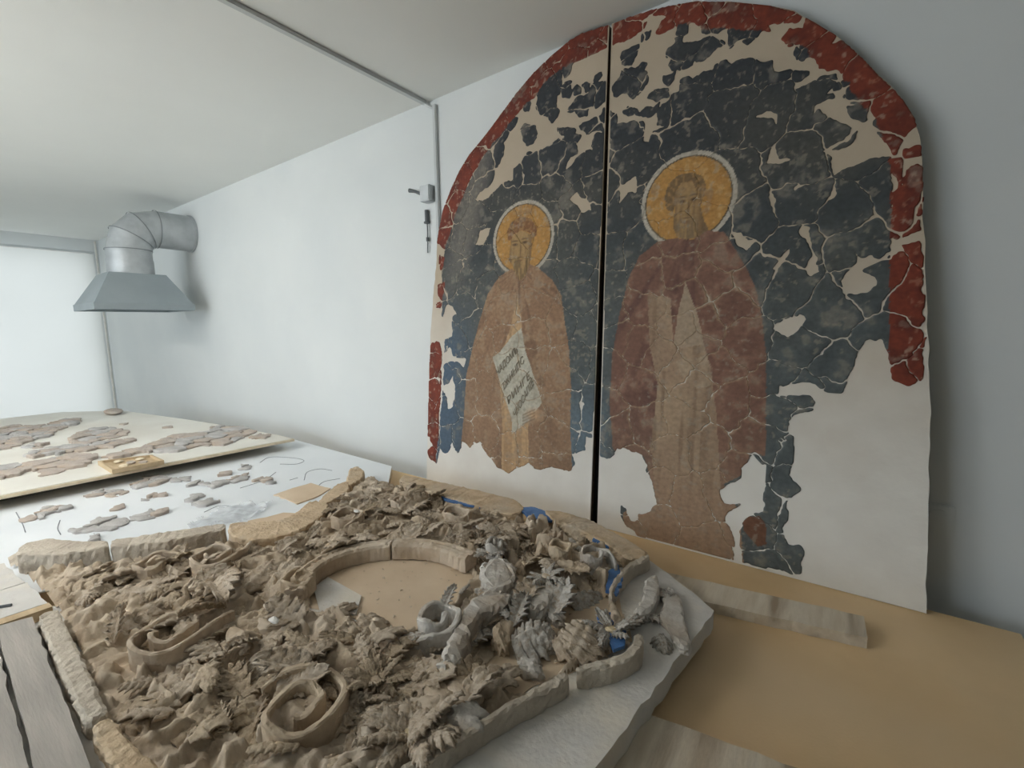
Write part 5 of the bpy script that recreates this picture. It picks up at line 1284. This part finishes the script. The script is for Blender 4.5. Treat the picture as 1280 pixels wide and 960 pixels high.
def lay_fragments(clusters, z, size, mat_names, name, labels, group, seed, hgt):
    r = np.random.default_rng(seed)
    total = 0
    gs = 0.008
    for ci, poly in enumerate(clusters):
        xs = [p_[0] for p_ in poly]; ys = [p_[1] for p_ in poly]
        X, Y = np.meshgrid(np.arange(min(xs) - 0.03, max(xs) + 0.03, gs), np.arange(min(ys) - 0.03, max(ys) + 0.03, gs))
        cx, cy = (X[:-1, :-1] + X[1:, 1:]) / 2, (Y[:-1, :-1] + Y[1:, 1:]) / 2
        m = inside(cx + (fbm(cx * 22, cy * 22, seed, 3) - 0.5) * 0.07, cy + (fbm(cx * 22, cy * 22, seed + 5, 3) - 0.5) * 0.07, poly)
        sd = []
        for _ in range(4000):
            p_ = (r.uniform(min(xs), max(xs)), r.uniform(min(ys), max(ys)))
            if pt_in(p_, poly) and all(math.hypot(p_[0] - q[0], p_[1] - q[1]) > size * (0.75 + 0.5 * (len(sd) % 3) / 2) for q in sd): sd.append(p_)
        f1 = np.full(cx.shape, 9.0); f2 = f1.copy(); fid = np.zeros(cx.shape, int)
        ax = cx + (fbm(cx * 25, cy * 25, seed + 11, 3) - 0.5) * 0.05; ay = cy + (fbm(cx * 25, cy * 25, seed + 17, 3) - 0.5) * 0.05
        for k, (sx, sy) in enumerate(sd):
            d = np.hypot(ax - sx, ay - sy); cl = d < f1
            f2 = np.where(cl, f1, np.minimum(f2, d)); fid = np.where(cl, k, fid); f1 = np.where(cl, d, f1)
        m &= (f2 - f1) > 0.004
        for k in range(len(sd)):
            cells = np.argwhere(m & (fid == k))
            if len(cells) < 6: continue
            V, F, K = frag_mesh([cells], [hgt * r.uniform(0.6, 1.5)], X, Y, np.zeros(X.shape + (3,)), X.shape[1] - 1, 0.003, 0.0)
            c = V[:, :2].mean(0)
            V[:, :2] -= c; V[:, 2] += np.where(V[:, 2] > 0.001, r.normal(0, 0.0006, len(V)), 0)
            o = mesh_obj(name, V, F, MT[mat_names[r.integers(len(mat_names))]], None, False, (c[0], c[1], z))
            tag(o, labels[ci], 'plaster fragment', group)
            total += 1
    return total
NL = ['pale fragment in the lone cream patch near the rim end', 'in the patch beside the dark gap under the raised board', 'in the short tail beside the dark gap patch', 'small patch between cream patch and gap', 'in the little pair midway across', 'tiny one beside the little pair midway across', 'in the short chain beside the little pair', 'in the long chain pointing at the pencil oval', 'tiny one between the long chain and the gap', 'in the small patch beside the pencil oval', 'in the largest grey patch along the heap and film', 'lone grey one just behind the straight rim', 'in the patch between the long chain and the film', 'in the small patch by the tan cardboard', 'in the sliver patch next to the film']
NL = [('grey fragment on drawing board, ' + t) if not t.startswith('pale') else 'cream fragment on drawing board, lone patch near the rim end' for t in NL]
FLB = ['in the long strip by the blind', 'in the patch nearest the far corner lump', 'in the narrow strip midway across', 'in the broad strip along the lower board edge', 'in the biggest brown patch behind the tray', 'in the small patch between two strips', 'in the sliver by the far corner lump', 'in the little patch at the corner by the wall', 'in the lone sliver near the wall']
FLB = ['brown fragment on ivory board, ' + t for t in FLB]
na = lay_fragments(NEARCL, 0.8002, 0.062, ['frag_g', 'frag', 'frag_g'], 'plaster_fragment', NL, 'fragments on the drawing board', 21, 0.012)

# far board
fb = empty('fragment_board', (0, 0, 0.80))
tag(fb, 'ivory covered wooden board full of brownish fragments raised above the drawing board', 'board')
FBP = [(-2.985, -0.5), (-2.98, 0.0), (-2.852, 1.523), (-3.064, 1.520), (-3.634, 1.47), (-4.2, 1.40), (-5.234, 1.235), (-5.60, 0.90), (-5.65, 0.5), (-5.65, -0.5)]
MB().prism(FBP, 0.052, 0.066).build('board_core', MT['wood_cream'], fb)
MB().prism([(a * 1.0 - (0.012 if a > -3.1 else 0), b - (0.01 if b > 1 else 0)) for a, b in FBP], 0.066, 0.0695).build('ivory_sheet', MT['farsheet'], fb)
MB().box(-3.22, -3.14, -0.4, 1.40, 0.001, 0.052).build('support_batten', MT['wood_dark'], fb)
for x in (-4.2, -5.3):
    MB().box(x, x + 0.08, -0.4, 1.1 if x > -5 else 0.85, -0.06, 0.052).build('trestle_rail', MT['wood_dark'], fb)
    for y in (-0.35, 0.75):
        MB().box(x + 0.01, x + 0.07, y, y + 0.06, -0.80, -0.06).build('trestle_leg', MT['wood_raw'], fb)
nf = lay_fragments(FARCL, 0.8697, 0.085, ['frag', 'frag', 'frag_g'], 'plaster_fragment', FLB, 'fragments on the raised board', 22, 0.014)
print('fragments', na, nf)
wtr = empty('wooden_tray', (-3.02, 0.72, 0.8697))
tag(wtr, 'small raw wooden tray holding fragments on the raised ivory board', 'tray')
TR = [(x + 3.02, y - 0.72) for x, y in TRAY]
MB().prism(TR, 0.0005, 0.012).build('tray_base', MT['wood_raw'], wtr)
cxm = sum(p_[0] for p_ in TR) / 4; cym = sum(p_[1] for p_ in TR) / 4
for k in range(4):
    a, b = TR[k], TR[(k + 1) % 4]
    ia = (a[0] + (cxm - a[0]) * 0.10, a[1] + (cym - a[1]) * 0.10); ib = (b[0] + (cxm - b[0]) * 0.10, b[1] + (cym - b[1]) * 0.10)
    MB().prism([a, b, ib, ia], 0.012, 0.024).build('tray_edge', MT['wood_raw'], wtr)
for k, (x, y) in enumerate([(-0.08, -0.03), (0.0, 0.0), (-0.04, 0.05), (0.05, 0.04), (0.04, -0.04)]):
    o = lump('tray_fragment', (-3.02 + x, 0.72 + y, 0.888), (0.026, 0.02, 0.007), 700 + k, MT['frag'] if k % 2 else MT['wood_cream'], None, 0.15, 1.3, 2, False)
    tag(o, 'small %s fragment lying in the raw wooden tray' % ('brown' if k % 2 else 'cream'), 'plaster fragment', 'fragments in the wooden tray')
o = lump('upright_fragment', (-5.05, 1.13, 0.894), (0.10, 0.06, 0.022), 720, MT['frag'], None, 0.2, 1.4, 3, False)
tag(o, 'lone raised brown fragment at the far corner of the ivory board', 'plaster fragment')

# cardboard, film, heap by the lobed rim
o = MB().prism(resample(CARD[0], 0.03, 0.003, True, 3), 0.8003, 0.806).build('cardboard_piece', MT['kraft'], None)
tag(o, 'tan cardboard piece on the drawing board behind the lobed rim', 'cardboard')
o = MB().prism(resample([(-1.90, 0.80), (-1.83, 0.72), (-1.74, 0.80), (-1.70, 0.90), (-1.78, 0.98), (-1.86, 0.92)], 0.03, 0.003, True, 4), 0.8003, 0.812).build('cardboard_piece', MT['kraft'], None)
tag(o, 'tan cardboard piece tucked inside the lobed rim', 'cardboard')
def sheet(name, poly, z, amp, freq, mat, seed, step=0.012, th=0.0):
    xs = np.arange(min(p_[0] for p_ in poly), max(p_[0] for p_ in poly), step); ys = np.arange(min(p_[1] for p_ in poly), max(p_[1] for p_ in poly), step)
    X, Y = np.meshgrid(xs, ys)
    m = inside(X + (fbm(X * 20, Y * 20, seed, 3) - 0.5) * 0.06, Y + (fbm(X * 20, Y * 20, seed + 3, 3) - 0.5) * 0.06, poly)
    h = amp * np.abs(fbm(X * freq, Y * freq, seed + 9, 4) - 0.5) * 3
    cm = m[:-1, :-1] & m[1:, :-1] & m[:-1, 1:] & m[1:, 1:]
    use = np.zeros(X.shape, bool); use[:-1, :-1] |= cm; use[1:, :-1] |= cm; use[:-1, 1:] |= cm; use[1:, 1:] |= cm
    ids = -np.ones(X.shape, int); ids[use] = np.arange(use.sum())
    ci, cj = np.nonzero(cm)
    F = np.stack([ids[ci, cj], ids[ci, cj + 1], ids[ci + 1, cj + 1], ids[ci + 1, cj]], 1)
    return mesh_obj(name, np.stack([X[use], Y[use], z + h[use]], 1), F, mat, None, True)
o = sheet('crumpled_film', [(-2.10, 0.66), (-1.97, 0.62), (-1.93, 0.74), (-1.95, 0.86), (-2.02, 0.98), (-2.16, 0.86)], 0.802, 0.03, 14, MT['film'], 41, 0.010)
tag(o, 'crumpled clear plastic film on the drawing board along the rim', 'plastic film')
o = sheet('dust_heap', [(-2.22, 0.16), (-2.10, 0.20), (-1.98, 0.30), (-2.02, 0.36), (-2.16, 0.34), (-2.26, 0.24)], 0.801, 0.05, 8, MT['rimgrey'], 43, 0.010)
o.parent = RT; o.matrix_parent_inverse = Matrix.Translation((0, 0, -0.83))
o = sheet('dust_heap', [(-1.95, 0.36), (-1.86, 0.40), (-1.72, 0.56), (-1.76, 0.62), (-1.90, 0.52)], 0.801, 0.045, 9, MT['rimgrey'], 44, 0.010)
o.parent = RT; o.matrix_parent_inverse = Matrix.Translation((0, 0, -0.83))
